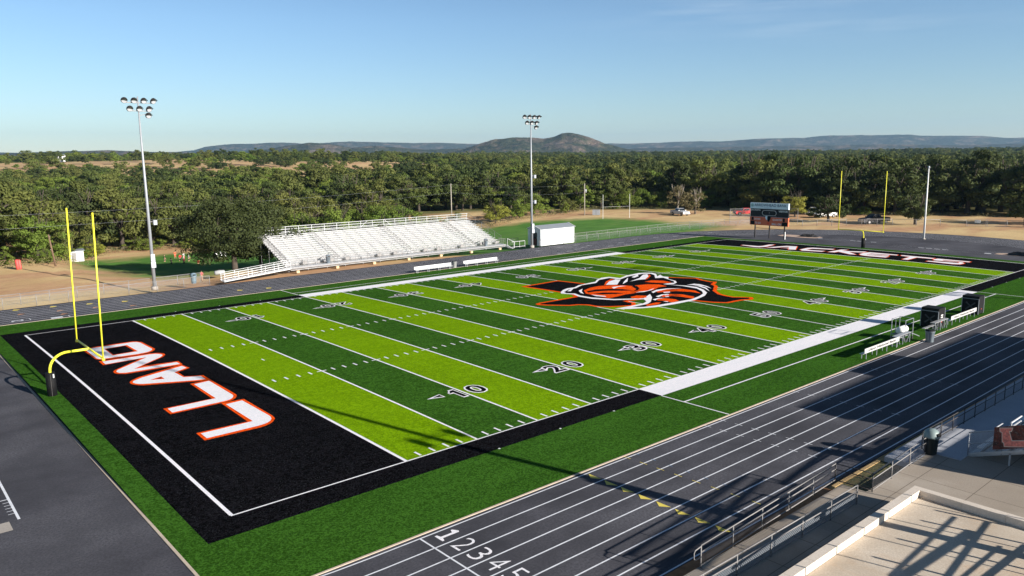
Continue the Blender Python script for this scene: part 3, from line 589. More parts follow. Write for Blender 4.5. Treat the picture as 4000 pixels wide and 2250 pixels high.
# ------------------------------------------------------------------ floodlight poles
def lamp_head(mb_shell, mb_face, c, aim, r=.42):
    c = Vector(c); d = Vector(aim).normalized()
    pts = [c-d*.42, c-d*.34, c-d*.14, c]; mb_shell.tube(pts, [.14, .20, .38, r], 14)
    x = d.orthogonal().normalized(); y = d.cross(x)
    n = 14; mb_face.add([c+d*.012+(x*math.cos(t)+y*math.sin(t))*(r-.03) for t in [2*math.pi*k/n for k in range(n)]], [tuple(range(n))])
def flood_pole(loc, label, h=23.3, boxes=((2.6, 4.25, .26),), low=(8.2,), r0=.22, rows=((0, 4), (-.95, 3), (-1.7, 1)), aimv=(.0, -1, -.45), armdir=(1, 0, 0), lowaim=1, lowspread=0):
    p = empty('floodlight_pole', loc, 0, label, 'floodlight pole', 'floodlight poles around the field')
    MB().tube([(0, 0, -.2), (0, 0, .25)], [.40, .38], 16).build('base', M['light_conc'], p, True)
    MB().tube([(0, 0, .2), (0, 0, h*.5), (0, 0, h+.05)], [r0, r0*.72, .075], 14).build('pole', M['galv_light'], p, True)
    ax = Vector(armdir).normalized(); aim = Vector(aimv)
    for j, (dz, n) in enumerate(rows):
        z = h-.35+dz; half = 1.05*(n-1)/2+.15 if n > 1 else .9
        arm = MB()
        if n > 1: arm.beam(-ax*half+Vector((0, 0, z-.32)), ax*half+Vector((0, 0, z-.32)), .09)
        else: arm.beam(Vector((0, 0, z-.1)), ax*1.0+Vector((0, 0, z+.1)), .07)
        arm.build('crossarm', M['galv'], p)
        for k in range(n):
            q = ax*(1.05*(k-(n-1)/2)+.05 if n > 1 else 1.0)+Vector((0, 0, z))
            dirv = (aim+ax*(.16*(k-(n-1)/2)+.12)).normalized()
            sh, fc = MB(), MB(); lamp_head(sh, fc, q+dirv*.3, dirv, .34)
            sh.beam(q+Vector((0, 0, -.3)), q, .06)
            L_ = sh.build('lamp', M['steel_dark'], p, True); fc.build('lamp_glass', M['cream'], L_)
            v = MB(); rim = q+dirv*.3; up = Vector((0, 0, 1)); side = dirv.cross(up).normalized(); upv = side.cross(dirv)
            vs, fs = [], []
            for i in range(9):
                t = math.pi*i/8; e = side*math.cos(t)+upv*math.sin(t)
                vs += [rim+e*.38, rim+e*.36+dirv*.34*math.sin(t)**.5 if 0 < i < 8 else rim+e*.36]
            for i in range(8): fs.append((2*i, 2*i+1, 2*i+3, 2*i+2))
            v.add(vs, fs); v.build('reflection_hood', M['steel_dark'], L_, fix=False)  # dark hood added in place of the dark reflection in the upper glass
    for z in low:
        for sgn in ((1,) if not lowspread else (-1, 1)):
            off = ax*sgn*(.55 if not lowspread else lowspread)
            a = MB(); a.beam((0, 0, z), off+Vector((0, 0, z)), .07); a.build('bracket', M['galv'], p)
            sh = MB(); c = off+Vector((.05, 0, z-.12)); sh.box(c.x-.12, c.x+.30, c.y-.25, c.y+.25, c.z-.28, c.z+.28)
            fl = sh.build('side_floodlight', M['galv_light'], p)
            MB().box(c.x+.301, c.x+.305, c.y-.2, c.y+.2, c.z-.22, c.z+.22).build('lamp_glass', M['cream'], fl)
    for z0, z1, hw in boxes:
        b = MB(); b.box(-hw, hw, -.42, -.18, z0, z1-.92 if z1-z0 > 1.2 else z1)
        if z1-z0 > 1.2: b.box(-hw+.03, hw-.03, -.40, -.18, z1-.88, z1)
        b.build('ballast_box', M['box_grey'], p)
    return p
flood_pole((7.72, 68.2, 0), 'tall grey floodlight pole on the left behind the far straight, near the chain-link fence', 23.0, low=(8.2,))
flood_pole((69.05, 66.5, 0), 'tall grey floodlight pole in front of the white metal storage shed', 22.3, boxes=((2.4, 4.0, .26),), low=(12.1, 7.8))
flood_pole((9.95, -25.6, .4), 'floodlight pole beside the low roof, out of the picture, casting the long pitch shadow', 23.4, boxes=((3.7, 4.9, .36), (5.0, 6.1, .36)), low=(9.6,), aimv=(-.1, 1, -.45), rows=((0, 4), (-.95, 3)), lowspread=1.15, r0=.26)
flood_pole((77.0, -27.5, 0), 'floodlight pole beyond the home stand, out of the picture', 23.6, boxes=((3.2, 4.4, .34), (4.5, 5.6, .34)), low=(9.8,), aimv=(-.1, 1, -.45), rows=((0, 4), (-.95, 3)), lowspread=1.1)

# flagpole
f = empty('flagpole', (123.7, 23.9, 0), 0, 'plain white flagpole standing in the far bend of the track', 'flagpole')
MB().tube([(0, 0, 0), (0, 0, 12.3)], [.17, .09], 14).build('pole', M['white'], f, True)
bm_ = MB(); bm_.tube([(0, 0, 12.28), (0, 0, 12.38), (0, 0, 12.55), (0, 0, 12.7), (0, 0, 12.78)], [.06, .16, .20, .14, .03], 12); bm_.build('finial_ball', M['cream'], f, True)
MB().tube([(0, 0, -.02), (0, 0, .10)], [.36, .30], 14).build('base_collar', M['light_conc'], f, True)

# ------------------------------------------------------------------ scoreboard
def scoreboard():
    s = empty('scoreboard', (107.35, 44.3, 0), 0, 'football scoreboard with pale blue bank sign over black and orange panels', 'scoreboard')
    ya, yb = -3.85, 3.85
    for y in (-3.0, 0, 2.95): MB().box(-.09, .09, y-.09, y+.09, -.1, 5.6).build('post', M['steel_dark'], s)
    MB().box(-.04, .04, -3.0, 2.95, 1.72, 1.80).build('tie_bar', M['steel_dark'], s)
    def panel(nm, z0, z1, m, x=-.34): return MB().box(x, -.09 if x > -.5 else -.09, ya, yb, z0, z1).build(nm, m, s)
    p1 = panel('sponsor_panel', 5.36, 6.42, M['sign_blue'], -.42)
    p2 = panel('score_panel', 3.90, 5.35, M['black_cloth'], -.30)
    p3 = panel('down_panel', 2.35, 3.87, M['sign_orange'], -.38)
    MB().box(-.33, -.302, ya, yb, 3.85, 3.915).build('divider_strip', M['alum_dull'], s)
    ux, uy = (0, -1, 0), (0, 0, 1)
    def T(txt, nm, m, par, y, z, w, h, x, off=.01, shear=0): return sign_text(txt, nm, m, par, (x, y, z), ux, uy, w, h, off, .012, shear)
    T('ARROWHEAD BANK', 'lettering', M['sign_navy'], p1, 3.0, 5.78, 6.5, .50, -.42, .012)
    T('established 1884', 'small_lettering', M['sign_navy'], p1, 1.0, 5.48, 1.6, .13, -.42, 0)
    MB().tube([(-.44, 3.40, 5.98), (-.425, 3.40, 5.98)], [.30, .30], 16).build('round_emblem', simple('pale_green_emblem', (.36, .56, .55)), p1)
    T('JACKETS', 'lettering', M['sign_white'], p2, 3.8, 4.90, 2.0, .33, -.30, .03)
    T('VISITOR', 'lettering', M['sign_white'], p2, -1.85, 4.82, 1.85, .35, -.30, .03)
    T('TOL', 'small_lettering', M['sign_grey'], p2, 1.9, 3.98, .38, .18, -.30, 0); T('TOL', 'small_lettering', M['sign_grey'], p2, -1.15, 3.98, .38, .18, -.30, 0)
    ring = []
    for k in range(25):
        t = 2*math.pi*k/24; yy = math.cos(t)*.46; ring.append((-.315, (.95 if math.cos(t) > 0 else -.95)+yy, 4.62+.46*math.sin(t)))
    MB().tube(ring, .035, 6).build('clock_frame', M['sign_white'], p2)
    MB().box(-.32, -.303, -.04, .04, 4.70, 4.76).box(-.32, -.303, -.04, .04, 4.45, 4.51).build('clock_colon', M['sign_white'], p2)
    T('DOWN', 'lettering', M['sign_white'], p3, 2.98, 3.30, 1.25, .34, -.38, .03); T('TO GO', 'lettering', M['sign_white'], p3, 2.80, 2.58, 1.20, .34, -.38, .03)
    T('QUARTER', 'lettering', M['sign_white'], p3, -.75, 3.26, 1.95, .36, -.38, .03); T('BALL ON', 'lettering', M['sign_white'], p3, -.65, 2.50, 1.85, .36, -.38, .03)
    for y0, y1, z0, z1 in ((3.1, 3.5, 3.2, 3.8), (2.9, 3.7, 2.42, 3.1), (-3.2, -2.8, 3.15, 3.8), (-3.72, -2.62, 2.40, 3.08)):
        MB().box(-.40, -.378, y0, y1, z0, z1).build('display_window', M['black'], p3)
    # plain swirl emblem
    for nm, m, pts, x in (('emblem_white_band', M['sign_blue'], [(.75, 4.0), (.35, 4.12), (.15, 3.85), (.30, 3.3), (.6, 3.5)], -.405), ('emblem_black_band', M['black'], [(.3, 3.9), (-.45, 3.95), (-.3, 3.4), (.05, 2.9), (.25, 3.3)], -.41), ('emblem_orange_band', M['orange_cloth'], [(.1, 3.1), (.3, 2.75), (.05, 2.55), (-.2, 2.8)], -.415)):
        MB().prism([(y, z) for y, z in pts], 'x', x-.015, x).build(nm, m, p3)
    MB().box(-.05, .12, -3.15, -3.0, 0, 1.35).build('white_cabinet', M['white'], s)
scoreboard()

# ------------------------------------------------------------------ shed
def shed():
    s = empty('storage_shed', (70.8, 66.15, 0), 0, 'white ribbed metal storage shed with grey gabled roof and open dark doorway', 'shed')
    w, d, h, hr = 8.2, 3.3, 2.85, 3.35
    g = MB()
    g.box(0, w, -.0, .06, 0, h); g.box(0, w, d-.06, d, 0, h); g.box(w-.06, w, .06, d-.06, 0, h)
    # left gable with doorway
    for a, b in ((.06, .95), (2.35, d-.06)): g.box(0, .06, a, b, 0, h)
    g.box(0, .06, .95, 2.35, 2.25, h)
    for x0 in (0, w-.06): g.prism([(0, h), (d, h), (d/2, hr)], 'x', x0, x0+.06)
    g.build('wall', M['metal_wall'], s)
    r = MB()
    r.add([(-.12, -.12, h-.02), (w+.12, -.12, h-.02), (w+.12, d/2, hr+.05), (-.12, d/2, hr+.05), (-.12, -.12, h+.04), (w+.12, -.12, h+.04), (w+.12, d/2, hr+.11), (-.12, d/2, hr+.11)], [(0, 1, 2, 3), (4, 7, 6, 5), (0, 4, 5, 1), (1, 5, 6, 2), (2, 6, 7, 3), (3, 7, 4, 0)])
    r.add([(-.12, d+.12, h-.02), (w+.12, d+.12, h-.02), (w+.12, d/2, hr+.05), (-.12, d/2, hr+.05), (-.12, d+.12, h+.04), (w+.12, d+.12, h+.04), (w+.12, d/2, hr+.11), (-.12, d/2, hr+.11)], [(0, 1, 2, 3), (4, 7, 6, 5), (0, 4, 5, 1), (1, 5, 6, 2), (2, 6, 7, 3), (3, 7, 4, 0)])
    rf = r.build('roof', M['roof_metal'], s)
    for x in (-.14, w+.13): MB().beam((x, -.13, h+.02), (x, d/2, hr+.13), .07, .12).beam((x, d/2, hr+.13), (x, d+.13, h+.02), .07, .12).build('roof_trim', M['white'], rf)
    MB().box(.9, 1.75, -.03, -.005, .02, 1.95).build('side_door', M['white'], s)
    t = MB(); t.box(.86, .90, -.035, 0, 0, 2.0).box(1.75, 1.79, -.035, 0, 0, 2.0).box(.86, 1.79, -.035, 0, 1.96, 2.0); t.build('door_frame', M['galv'], s)
    MB().box(.07, .5, 1.2, 1.9, 0, 1.2).box(.6, 1.2, 1.0, 1.6, 0, 1.5).build('stored_goods', simple('dark_red_goods', (.10, .02, .02)), s)
    MB().box(.06, w-.06, .06, d-.06, .0, .03).build('floor', M['light_conc'], s)
shed()

# ------------------------------------------------------------------ visitor bleachers
def bleachers():
    b = empty('bleachers', (25.2, 67.3, 0), 0, 'long white aluminium bleachers beside the far straight of the track', 'bleachers')
    Lx = 38.6; z0 = .82; n = 15; dy = .61; dz = .243; yf = 1.25
    aisles = [(8.0, 1.2), (20.6, 1.2), (32.8, 1.2)]
    segs = []; x = 0.0
    for a, w in aisles: segs.append((x, a-w/2)); x = a+w/2
    segs.append((x, Lx))
    for i in range(n):
        y = yf+i*dy; z = z0+i*dz
        m = MB()
        for p, q in segs:
            m.box(p+(.75 if p == 0 else 0), q, y+.28, y+.54, z+.40, z+.44)
        m.build('seat_plank', M['alum'], b)
        m = MB(); m.box(0, Lx, y+.03, y+.26, z-.04, z)
        m.build('foot_plank', M['alum'], b)
        MB().box(0, Lx, y+.56, y+.59, z+.005, z+dz-.05).build('riser', M['riser'], b)
        m = MB(); xx = 1.0
        while xx < Lx:
            if not any(abs(xx-a) < w/2 for a, w in aisles): m.box(xx-.025, xx+.025, y+.30, y+.36, z, z+.40)
            xx += 1.83
        m.build('seat_bracket_row', M['riser'], b)['kind'] = 'stuff'
    for a, w in aisles:
        m = MB()
        for i in range(n-1):
            y = yf+i*dy; z = z0+i*dz; m.box(a-w/2+.08, a+w/2-.08, y+.30, y+.58, z+dz/2-.03, z+dz/2)
        m.build('aisle_step', M['alum'], b)
        m = MB()
        for k in range(5):
            y = yf+k*1.83+.3; z = z0+k*dz*3
            for q in (.0, 1.2): m.tube([(a, y+q, z+dz*2*(q/1.2)), (a, y+q, z+.92+dz*2*(q/1.2))], .02, 6)
            m.tube([(a, y, z+.92), (a, y+1.2, z+.92+dz*2)], .02, 6).tube([(a, y, z+.5), (a, y+1.2, z+.5+dz*2)], .018, 6)
        m.build('aisle_handrail', M['galv'], b)
    MB().box(0, Lx, 0, yf-.02, z0-.05, z0).build('front_walkway', M['alum_dull'], b)
    MB().box(0, Lx, -.03, .0, z0-.22, z0-.02).build('front_fascia', M['riser'], b)
    m = MB(); x = .05
    while x < Lx: m.tube([(x, .0, .45), (x, .0, z0+1.0)], .024, 6); x += 2.0
    m.tube([(0, 0, z0+1.0), (Lx, 0, z0+1.0)], .022, 6)
    m.build('front_railing', M['galv'], b)
    ytop = yf+n*dy; ztop = z0+(n-1)*dz
    m = MB(); x = .05
    while x < Lx+.1: m.box(x-.03, x+.03, ytop-.03, ytop+.03, ztop-.1, ztop+1.35); x += 2.13
    for dzr in (1.33, .95, .57): m.box(0, Lx, ytop-.05, ytop-.02, ztop+dzr-.03, ztop+dzr+.03)
    m.beam((17.0, ytop+.05, ztop+.3), (18.3, ytop+.05, ztop+1.3), .05).beam((21.5, ytop+.05, ztop+1.3), (22.8, ytop+.05, ztop+.3), .05)
    m.build('rear_railing', M['alum_dull'], b)
    MB().quad((0, ytop+.04, ztop), (Lx, ytop+.04, ztop), (Lx, ytop+.04, ztop+1.3), (0, ytop+.04, ztop+1.3)).build('rear_chain_link', M['chain_far'], b)
    for x in (-.06, Lx+.06):
        m = MB()
        for k in range(6):
            y = yf+k*1.75; z = z0+(y-yf)/dy*dz; m.tube([(x, y, z-.2), (x, y, z+1.35)], .025, 6)
        m.tube([(x, yf-.1, z0+1.33), (x, ytop, ztop+1.36)], .025, 6).tube([(x, yf-.1, z0+.75), (x, ytop, ztop+.78)], .02, 6)
        m.build('side_railing', M['galv'], b)
        MB().quad((x, yf, z0+.05), (x, ytop, ztop+.1), (x, ytop, ztop+1.3), (x, yf, z0+1.25)).build('side_chain_link', M['chain_far'], b)
    m = MB()
    for k in range(14):
        x = .3+k*2.92
        m.beam((x, yf-.1, z0-.12), (x, ytop-.1, ztop-.12), .07, .12)
        for f_ in (0, .35, .7, 1.0):
            y = yf+(ytop-yf-.15)*f_; z = z0+(ztop-z0)*f_-.15; m.beam((x, y, .05), (x, y, z), .06)
        m.beam((x, yf, .1), (x, ytop, .1), .06)
        m.beam((x, yf+2, .1), (x, yf+6, z0+6/dy*dz-.2), .04)
    m.beam((0, .06, .45), (Lx, .06, .45), .06)
    m.build('under_frame', M['alum_dull'], b)
    for i in range(7):
        MB().box(.8+i*6.05, 1.25+i*6.05, -.12, .25, 0, .34).build('footing_block', M['block'], b)
    # wheelchair bays: short posts with a small panel on the walkway
    for x in (2.2, 6.4, 8.9, 14.3, 17.1, 22.6, 25.2, 29.8, 33.9, 37.2):
        m = MB(); m.tube([(x, yf-.15, z0), (x, yf-.15, z0+1.05)], .025, 6).tube([(x+.9, yf-.15, z0), (x+.9, yf-.15, z0+1.05)], .025, 6)
        m.box(x+.15, x+.75, yf-.17, yf-.15, z0+.15, z0+.62); m.build('bay_guard', M['galv'], b)
    # steps and ramp at the left end
    r = MB()
    for k, y in enumerate((-.9, .35)):
        pass
    r.add([(-9.4, -.55, .06), (-.2, -.55, z0), (-.2, .75, z0), (-9.4, .75, .06), (-9.4, -.55, -.02), (-.2, -.55, z0-.12), (-.2, .75, z0-.12), (-9.4, .75, -.02)], [(0, 1, 2, 3), (4, 7, 6, 5), (0, 4, 5, 1), (1, 5, 6, 2), (2, 6, 7, 3), (3, 7, 4, 0)])
    r.build('access_ramp', M['alum'], b)
    for y in (-.55, .75):
        r = MB()
        for k in range(6):
            x = -9.3+k*1.82; z = .06+(x+9.4)/9.2*(z0-.06); r.beam((x, y, z-.1), (x, y, z+1.0), .06)
        for dzr in (1.0, .7, .4, .12):
            r.beam((-9.4, y, .06+dzr), (-.2, y, z0+dzr), .035, .045)
        r.build('ramp_railing', M['alum_dull'], b)
    r = MB()
    for k in range(4): r.box(Lx+.1+.35*k, Lx+.45+.35*k, -.3, 1.0, z0-.2*(k+1), z0-.2*(k+1)+.04)
    r.build('end_steps', M['alum'], b)
    r = MB()
    for x, z in ((Lx+.15, z0), (Lx+1.6, .2)): r.tube([(x, -.3, z-.2), (x, -.3, z+1.0)], .03, 6)
    r.tube([(Lx+.15, -.3, z0+1.0), (Lx+1.6, -.3, 1.15)], .03, 6)
    for x in (Lx+2.2, Lx+3.4, Lx+4.6): r.tube([(x, .3, 0), (x, .3, 1.05)], .035, 6)
    r.tube([(Lx+1.6, .3, 1.05), (Lx+4.6, .3, 1.05)], .035, 6); r.tube([(Lx+1.6, .3, .15), (Lx+4.6, .3, .15)], .035, 6)
    r.build('end_step_railing', M['alum'], b)
bleachers()

def trash_can(loc, label, lid=True, k=1.0, body=None, top=None):
    t = empty('trash_can', loc, 0, label, 'trash can')
    t.scale = (k, k, k)
    pts = [(0, 0, 0), (0, 0, .05), (0, 0, .78), (0, 0, .80), (0, 0, .84)]
    b = MB().tube(pts, [.25, .27, .32, .35, .35], 18).build('bin', body or M['grey_plastic'], t, True)
    r = MB()
    for i in range(8):
        a = 2*math.pi*i/8; r.beam((.272*math.cos(a), .272*math.sin(a), .08), (.318*math.cos(a), .318*math.sin(a), .74), .035, .02, up=(math.cos(a), math.sin(a), 0))
    r.build('rib', body or M['grey_plastic'], b)
    if lid:
        MB().tube([(0, 0, .84), (0, 0, .90), (0, 0, 1.10), (0, 0, 1.20), (0, 0, 1.24)], [.36, .35, .31, .20, .02], 18).build('lid', top or M['grey_plastic'], t, True)
        MB().box(-.16, .16, -.345, -.30, .93, 1.08).build('lid_opening', M['black'], t)
    else:
        m = MB().tube([(0, 0, .80), (0, 0, .90)], [.33, .34], 16); m.build('liner_bag', M['black'], t, True)
    return t
trash_can((31.2, 67.9, .82), 'grey lidded trash can on the bleacher walkway by the first aisle')
trash_can((60.0, 67.9, .82), 'grey lidded trash can on the bleacher walkway near its right end')
trash_can((44.45, 55.75, 0), 'grey trash can between the two white benches on the far sideline', False, 1.05, simple('mid_grey_plastic', (.30, .30, .30)))
trash_can((45.6, -7.75, 0), 'grey open trash can at the kerb beside the near team benches', False, 1.1)
trash_can((12.6, 68.6, 0), 'blue-grey trash can behind the fence next to the left floodlight pole', True, 1.1, simple('blue_grey_plastic', (.16, .23, .28)), simple('blue_grey_plastic_lid', (.16, .23, .28)))

# ------------------------------------------------------------------ benches
def bench(loc, L, label, back=None, text=None, rz=0, group=None, seat_mat=None):
    """seat along x, players face +y when back is at -y"""
    b = empty('team_bench', loc, rz, label, 'bench', group)
    sm = seat_mat or M['alum']
    MB().box(0, L, -.13, .15, .42, .46).build('seat', sm, b)
    n = max(2, int(L/1.6)+1)
    for k in range(n):
        x = .35+(L-.7)*k/(n-1)
        MB().beam((x, -.20 if back else -.12, 0), (x, -.20 if back else -.12, .80 if back else .42), .05).beam((x, .14, 0), (x, .14, .42), .05).beam((x, -.2, .40), (x, .14, .40), .05).build('leg', M['galv_light'], b)
    if back:
        bk = MB().box(0, L, -.25, -.22, .50, .86).build('backrest', back, b)
        if text: sign_text(text, 'lettering', M['steel_dark'], bk, (L*.10, -.25, .60), (1, 0, 0), (0, 0, 1), L*.80, .19, .03, .006, .2)
    return b
# far sideline: backs toward the bleachers
for x, L, q in ((37.3, 6.2, 'left'), (45.7, 6.2, 'right')):
    b = bench((x+L, 55.0, 0), L, 'white backed bench on far sideline, the %s one beside the grey trash can' % q, M['alum'], None, math.pi, 'white benches on the far sideline')
# near sideline: seen from behind
bench((36.2, -6.55, 0), 5.9, 'silver team bench with lettered white backrest, nearest one at the track kerb', M['bench_white'], 'Llano National Bank', 0, 'lettered team benches', M['alum_dull'])
bench((53.1, -6.35, 0), 6.0, 'silver team bench with lettered white backrest, beyond the first black cabinet', M['bench_white'], 'Llano National Bank', 0, 'lettered team benches', M['alum_dull'])
def high_bench(loc, L, label):
    b = empty('raised_bench', loc, 0, label, 'bench', 'raised backless benches')
    MB().box(.3, L, -.25, .15, .80, .84).build('seat', M['alum_dull'], b)
    MB().box(-.5, L-.2, .22, .50, .38, .42).build('foot_board', M['alum_dull'], b)
    for x in (.5, L/2, L-.2):
        MB().beam((x, -.2, 0), (x, -.2, .8), .05).beam((x, .4, 0), (x, .4, .4), .05).beam((x, -.2, .05), (x, .45, .05), .05).build('leg', M['galv_light'], b)
        MB().beam((x, -.2, .75), (x+.5 if x < L-.5 else x-.6, -.2, .1), .035).build('brace', M['galv_light'], b)
high_bench((41.6, -6.45, 0), 3.0, 'raised grey bench with foot board between the nearest lettered bench and the cooler cart')
high_bench((49.0, -6.45, 0), 3.2, 'raised grey bench with foot board in front of the nearer black cabinet')

def cabinet(loc, label, tex=True):
    """tall black equipment cabinet with open front toward the pitch"""
    c = empty('equipment_cabinet', loc, 0, label, 'cabinet', 'black sideline cabinets')
    w, d, h = 1.25, 1.45, 1.75
    g = MB(); g.box(-.04, 0, 0, d, .15, h); g.box(w, w+.04, 0, d, .15, h); g.box(0, w, 0, .04, .15, h); g.box(-.04, w+.04, -.04, d, h, h+.06); g.box(0, w, 0.04, d, .12, .16); g.box(0, w, .04, d-.1, .9, .93)
    g.build('cabinet_shell', M['black'], c)
    f_ = MB()
    for y in (0, d): f_.beam((-.07, y, .1), (-.07, y, h-.2), .045)
    f_.beam((-.07, 0, h-.2), (-.07, d, h-.2), .045)
    f_.build('side_frame', M['galv_light'], c); MB().beam((w+.07, 0, .1), (w+.07, 0, h), .05).build('side_frame', M['galv_light'], c)
    MB().beam((-.075, .3, .5), (-.075, 1.1, 1.2), .04, .12).beam((-.075, .3, 1.2), (-.075, 1.1, .5), .04, .12).build('cross_brace', simple('charcoal_band', (.05, .05, .055)), c)
    p = MB(); p.box(.40, .56, -.05, -.041, 1.12, 1.24).box(.40, .56, -.05, -.041, .94, 1.05).box(.66, .82, -.05, -.041, 1.12, 1.24).box(.66, .82, -.05, -.041, .94, 1.05)
    if tex: p.build('white_label', M['white'], c)
    MB().box(w*.5-.08, w*.5+.08, -.05, -.041, .55, .60).build('orange_label', M['orange_cloth'], c)
    for x, y in ((.1, .1), (w-.1, .1), (.1, d-.1), (w-.1, d-.1)): MB().tube([(x-.03, y, .08), (x+.03, y, .08)], .08, 10).build('wheel', M['rubber'], c)
cabinet((50.9, -6.35, 0), 'black equipment cabinet on wheels with small white labels, the nearer of two')
cabinet((59.6, -6.6, 0), 'black equipment cabinet on wheels behind the far end of the lettered bench', False)

def cooler_cart():
    c = empty('cooler_cart', (44.3, -6.3, 0), 0, 'silver tubular cart carrying a white drinks cooler behind the benches', 'cart')
    f_ = MB(); w, d, h = 1.5, 1.1, 1.75
    for x in (0, w):
        for y in (0, d): f_.tube([(x, y, .05), (x, y, h)], .03, 6)
    for z in (.45, h):
        for y in (0, d): f_.tube([(0, y, z), (w, y, z)], .025, 6)
        for x in (0, w): f_.tube([(x, 0, z), (x, d, z)], .025, 6)
    f_.tube([(w/2, d, h), (w/2, d, .5)], .02, 6); f_.tube([(w, 0, .45), (w+.9, -.2, .1)], .03, 6)
    f_.build('cart_frame', M['galv_light'], c)
    MB().box(0, w, 0, d, .43, .47).build('cart_shelf', M['steel_dark'], c)
    for x in (.1, w-.1):
        for y in (-.03, d+.03): MB().tube([(x, y-.03, .14), (x, y+.03, .14)], .14, 12).build('wheel', M['rubber'], c)
    k = empty('drinks_cooler', (44.45, -6.15, .48), 0, 'white drinks cooler lying on the silver cart', 'cooler')
    MB().tube([(0, .4, .32), (.12, .4, .32), (1.1, .4, .32), (1.2, .4, .32)], [.28, .31, .31, .28], 20).build('cooler_body', M['white'], k, True)
    MB().box(1.2, 1.24, .32, .48, .2, .28).build('tap', M['sign_grey'], k)
cooler_cart()

# ------------------------------------------------------------------ fences
def fence(name, pts, label, h=1.05, z0=0.0, step=2.9, fab='chain', r=.03, mid=False, post_mat='galv', rail_mat=None, bottom=False, fence_z=None, thick=1.0):
    e = empty(name, (pts[0][0], pts[0][1], z0), 0, label, 'fence')
    ox, oy = pts[0][0], pts[0][1]
    rail = MB(); fabm = MB(); posts = []
    for (xa, ya), (xb, yb) in zip(pts[:-1], pts[1:]):
        xa -= ox; xb -= ox; ya -= oy; yb -= oy
        L = math.hypot(xb-xa, yb-ya); n = max(1, round(L/step))
        for k in range(n+1): posts.append((xa+(xb-xa)*k/n, ya+(yb-ya)*k/n))
        rail.tube([(xa, ya, h), (xb, yb, h)], r, 6)
        if mid: rail.tube([(xa, ya, h-.30), (xb, yb, h-.30)], r*.9, 6)
        if bottom: rail.tube([(xa, ya, .10), (xb, yb, .10)], r*.9, 6)
        fabm.quad((xa, ya+.02, .03), (xb, yb+.02, .03), (xb, yb+.02, h-.01), (xa, ya+.02, h-.01))
    seen = []
    for p in posts:
        if any(abs(p[0]-q[0])+abs(p[1]-q[1]) < .2 for q in seen): continue
        seen.append(p); MB().tube([(p[0], p[1], -.05), (p[0], p[1], h+.02)], r*1.15*thick, 7).build('fence_post', M[post_mat], e, True)
    rail.build('top_rail', M[rail_mat or post_mat], e, True); fabm.build('chain_link', M[fab], e, fix=False)
    return e
fence('chain_link_fence', [(-16, 65.2), (-8.6, 65.4), (13.5, 65.5)], 'low chain-link fence along the far edge of the track, left of the bleacher ramp', 1.22, step=3.05)
fence('chain_link_fence', [(-18, 67.0), (-6.6, 67.6), (4.9, 68.6), (13.6, 69.0)], 'second low chain-link fence behind the first at far left, on reddish dirt', 1.22, step=3.0)
fence('chain_link_fence', [(70.3, 65.95), (100, 66.0), (112, 65.5), (121, 64.2), (128, 61)], 'low chain-link fence in front of the shed curving round the far left bend', 1.1, step=3.1)
fence('chain_link_fence', [(79.6, 69.2), (100, 69.4), (113, 69.2), (126, 66.5), (131, 62)], 'chain-link fence along the green practice field right of the shed', 1.15, step=3.1, fab='chain_far')
fence('chain_link_fence', [(65.0, 71.5), (70.0, 71.2)], 'short dark chain-link fence between bleachers and shed', 1.15, step=2.4, post_mat='steel_dark')
fence('chain_link_fence', [(131, 60), (133.2, 52.2), (140.8, 46.4), (146.7, 39.4), (151.3, 31.7), (153.1, 27.4)], 'chain-link fence behind the scoreboard and far goal, in front of the maroon pickup', 1.3, step=3.6, r=.045)
fence('chain_link_fence', [(157, 21.2), (160, 14), (163, 4), (166, -10)], 'chain-link fence at far right beyond the flagpole', 1.3, step=3.6, r=.045)
def gate(p, q, label, h=1.5):
    e = empty('double_gate', (p[0], p[1], 0), 0, label, 'gate')
    d = (q[0]-p[0], q[1]-p[1]); m = MB(); f_ = MB()
    for t in (0, .48, .52, 1): m.tube([(d[0]*t, d[1]*t, 0), (d[0]*t, d[1]*t, h)], .035, 6)
    for z in (.15, h): m.tube([(0, 0, z), (d[0], d[1], z)], .03, 6)
    m.build('gate_frame', M['galv'], e); f_.quad((0, 0, .15), (d[0], d[1], .15), (d[0], d[1], h), (0, 0, h)).build('chain_link', M['chain'], e, fix=False)
    return e, d
gt, gd = gate((153.3, 27.2), (156.9, 21.4), 'grey double gate in the fence at right with a small blue notice')
MB().box(.85, .9, -2.0, -1.0, .75, 1.35).build('notice', M['sign_blue'], gt)
# ball-game backstop beyond the far bend
def backstop():
    e = empty('backstop_fence', (128, 66.5, 0), 0, 'tall chain-link backstop panels on the dirt left of the scoreboard', 'fence')
    m, f_ = MB(), MB(); P_ = [(0, 0), (4.5, -2.2), (8.6, -6.2), (10, -10.5)]
    for a, b in zip(P_[:-1], P_[1:]):
        f_.quad((a[0], a[1], 0), (b[0], b[1], 0), (b[0], b[1], 3.3), (a[0], a[1], 3.3))
        for z in (1.6, 3.3): m.tube([(a[0], a[1], z), (b[0], b[1], z)], .03, 6)
    f_.build('chain_link', M['chain'], e, fix=False); m.build('rail', M['galv'], e)
    for a in P_: MB().tube([(a[0], a[1], 0), (a[0], a[1], 3.35)], .05, 7).build('fence_post', M['galv'], e)
backstop()
def h_post(loc, w, h, rz, label):
    e = empty('practice_goal', loc, rz, label, 'goal post', 'white practice goal posts')
    for x in (0, w): MB().tube([(x, 0, 0), (x, 0, h)], .045, 8).build('upright', M['white'], e)
    MB().tube([(0, 0, 2.9), (w, 0, 2.9)], .014, 6).build('crossbar', M['white'], e)
h_post((120.6, 97.5, 0), 7.1, 5.9, R(-24), 'white practice goal posts at the edge of the green practice field')
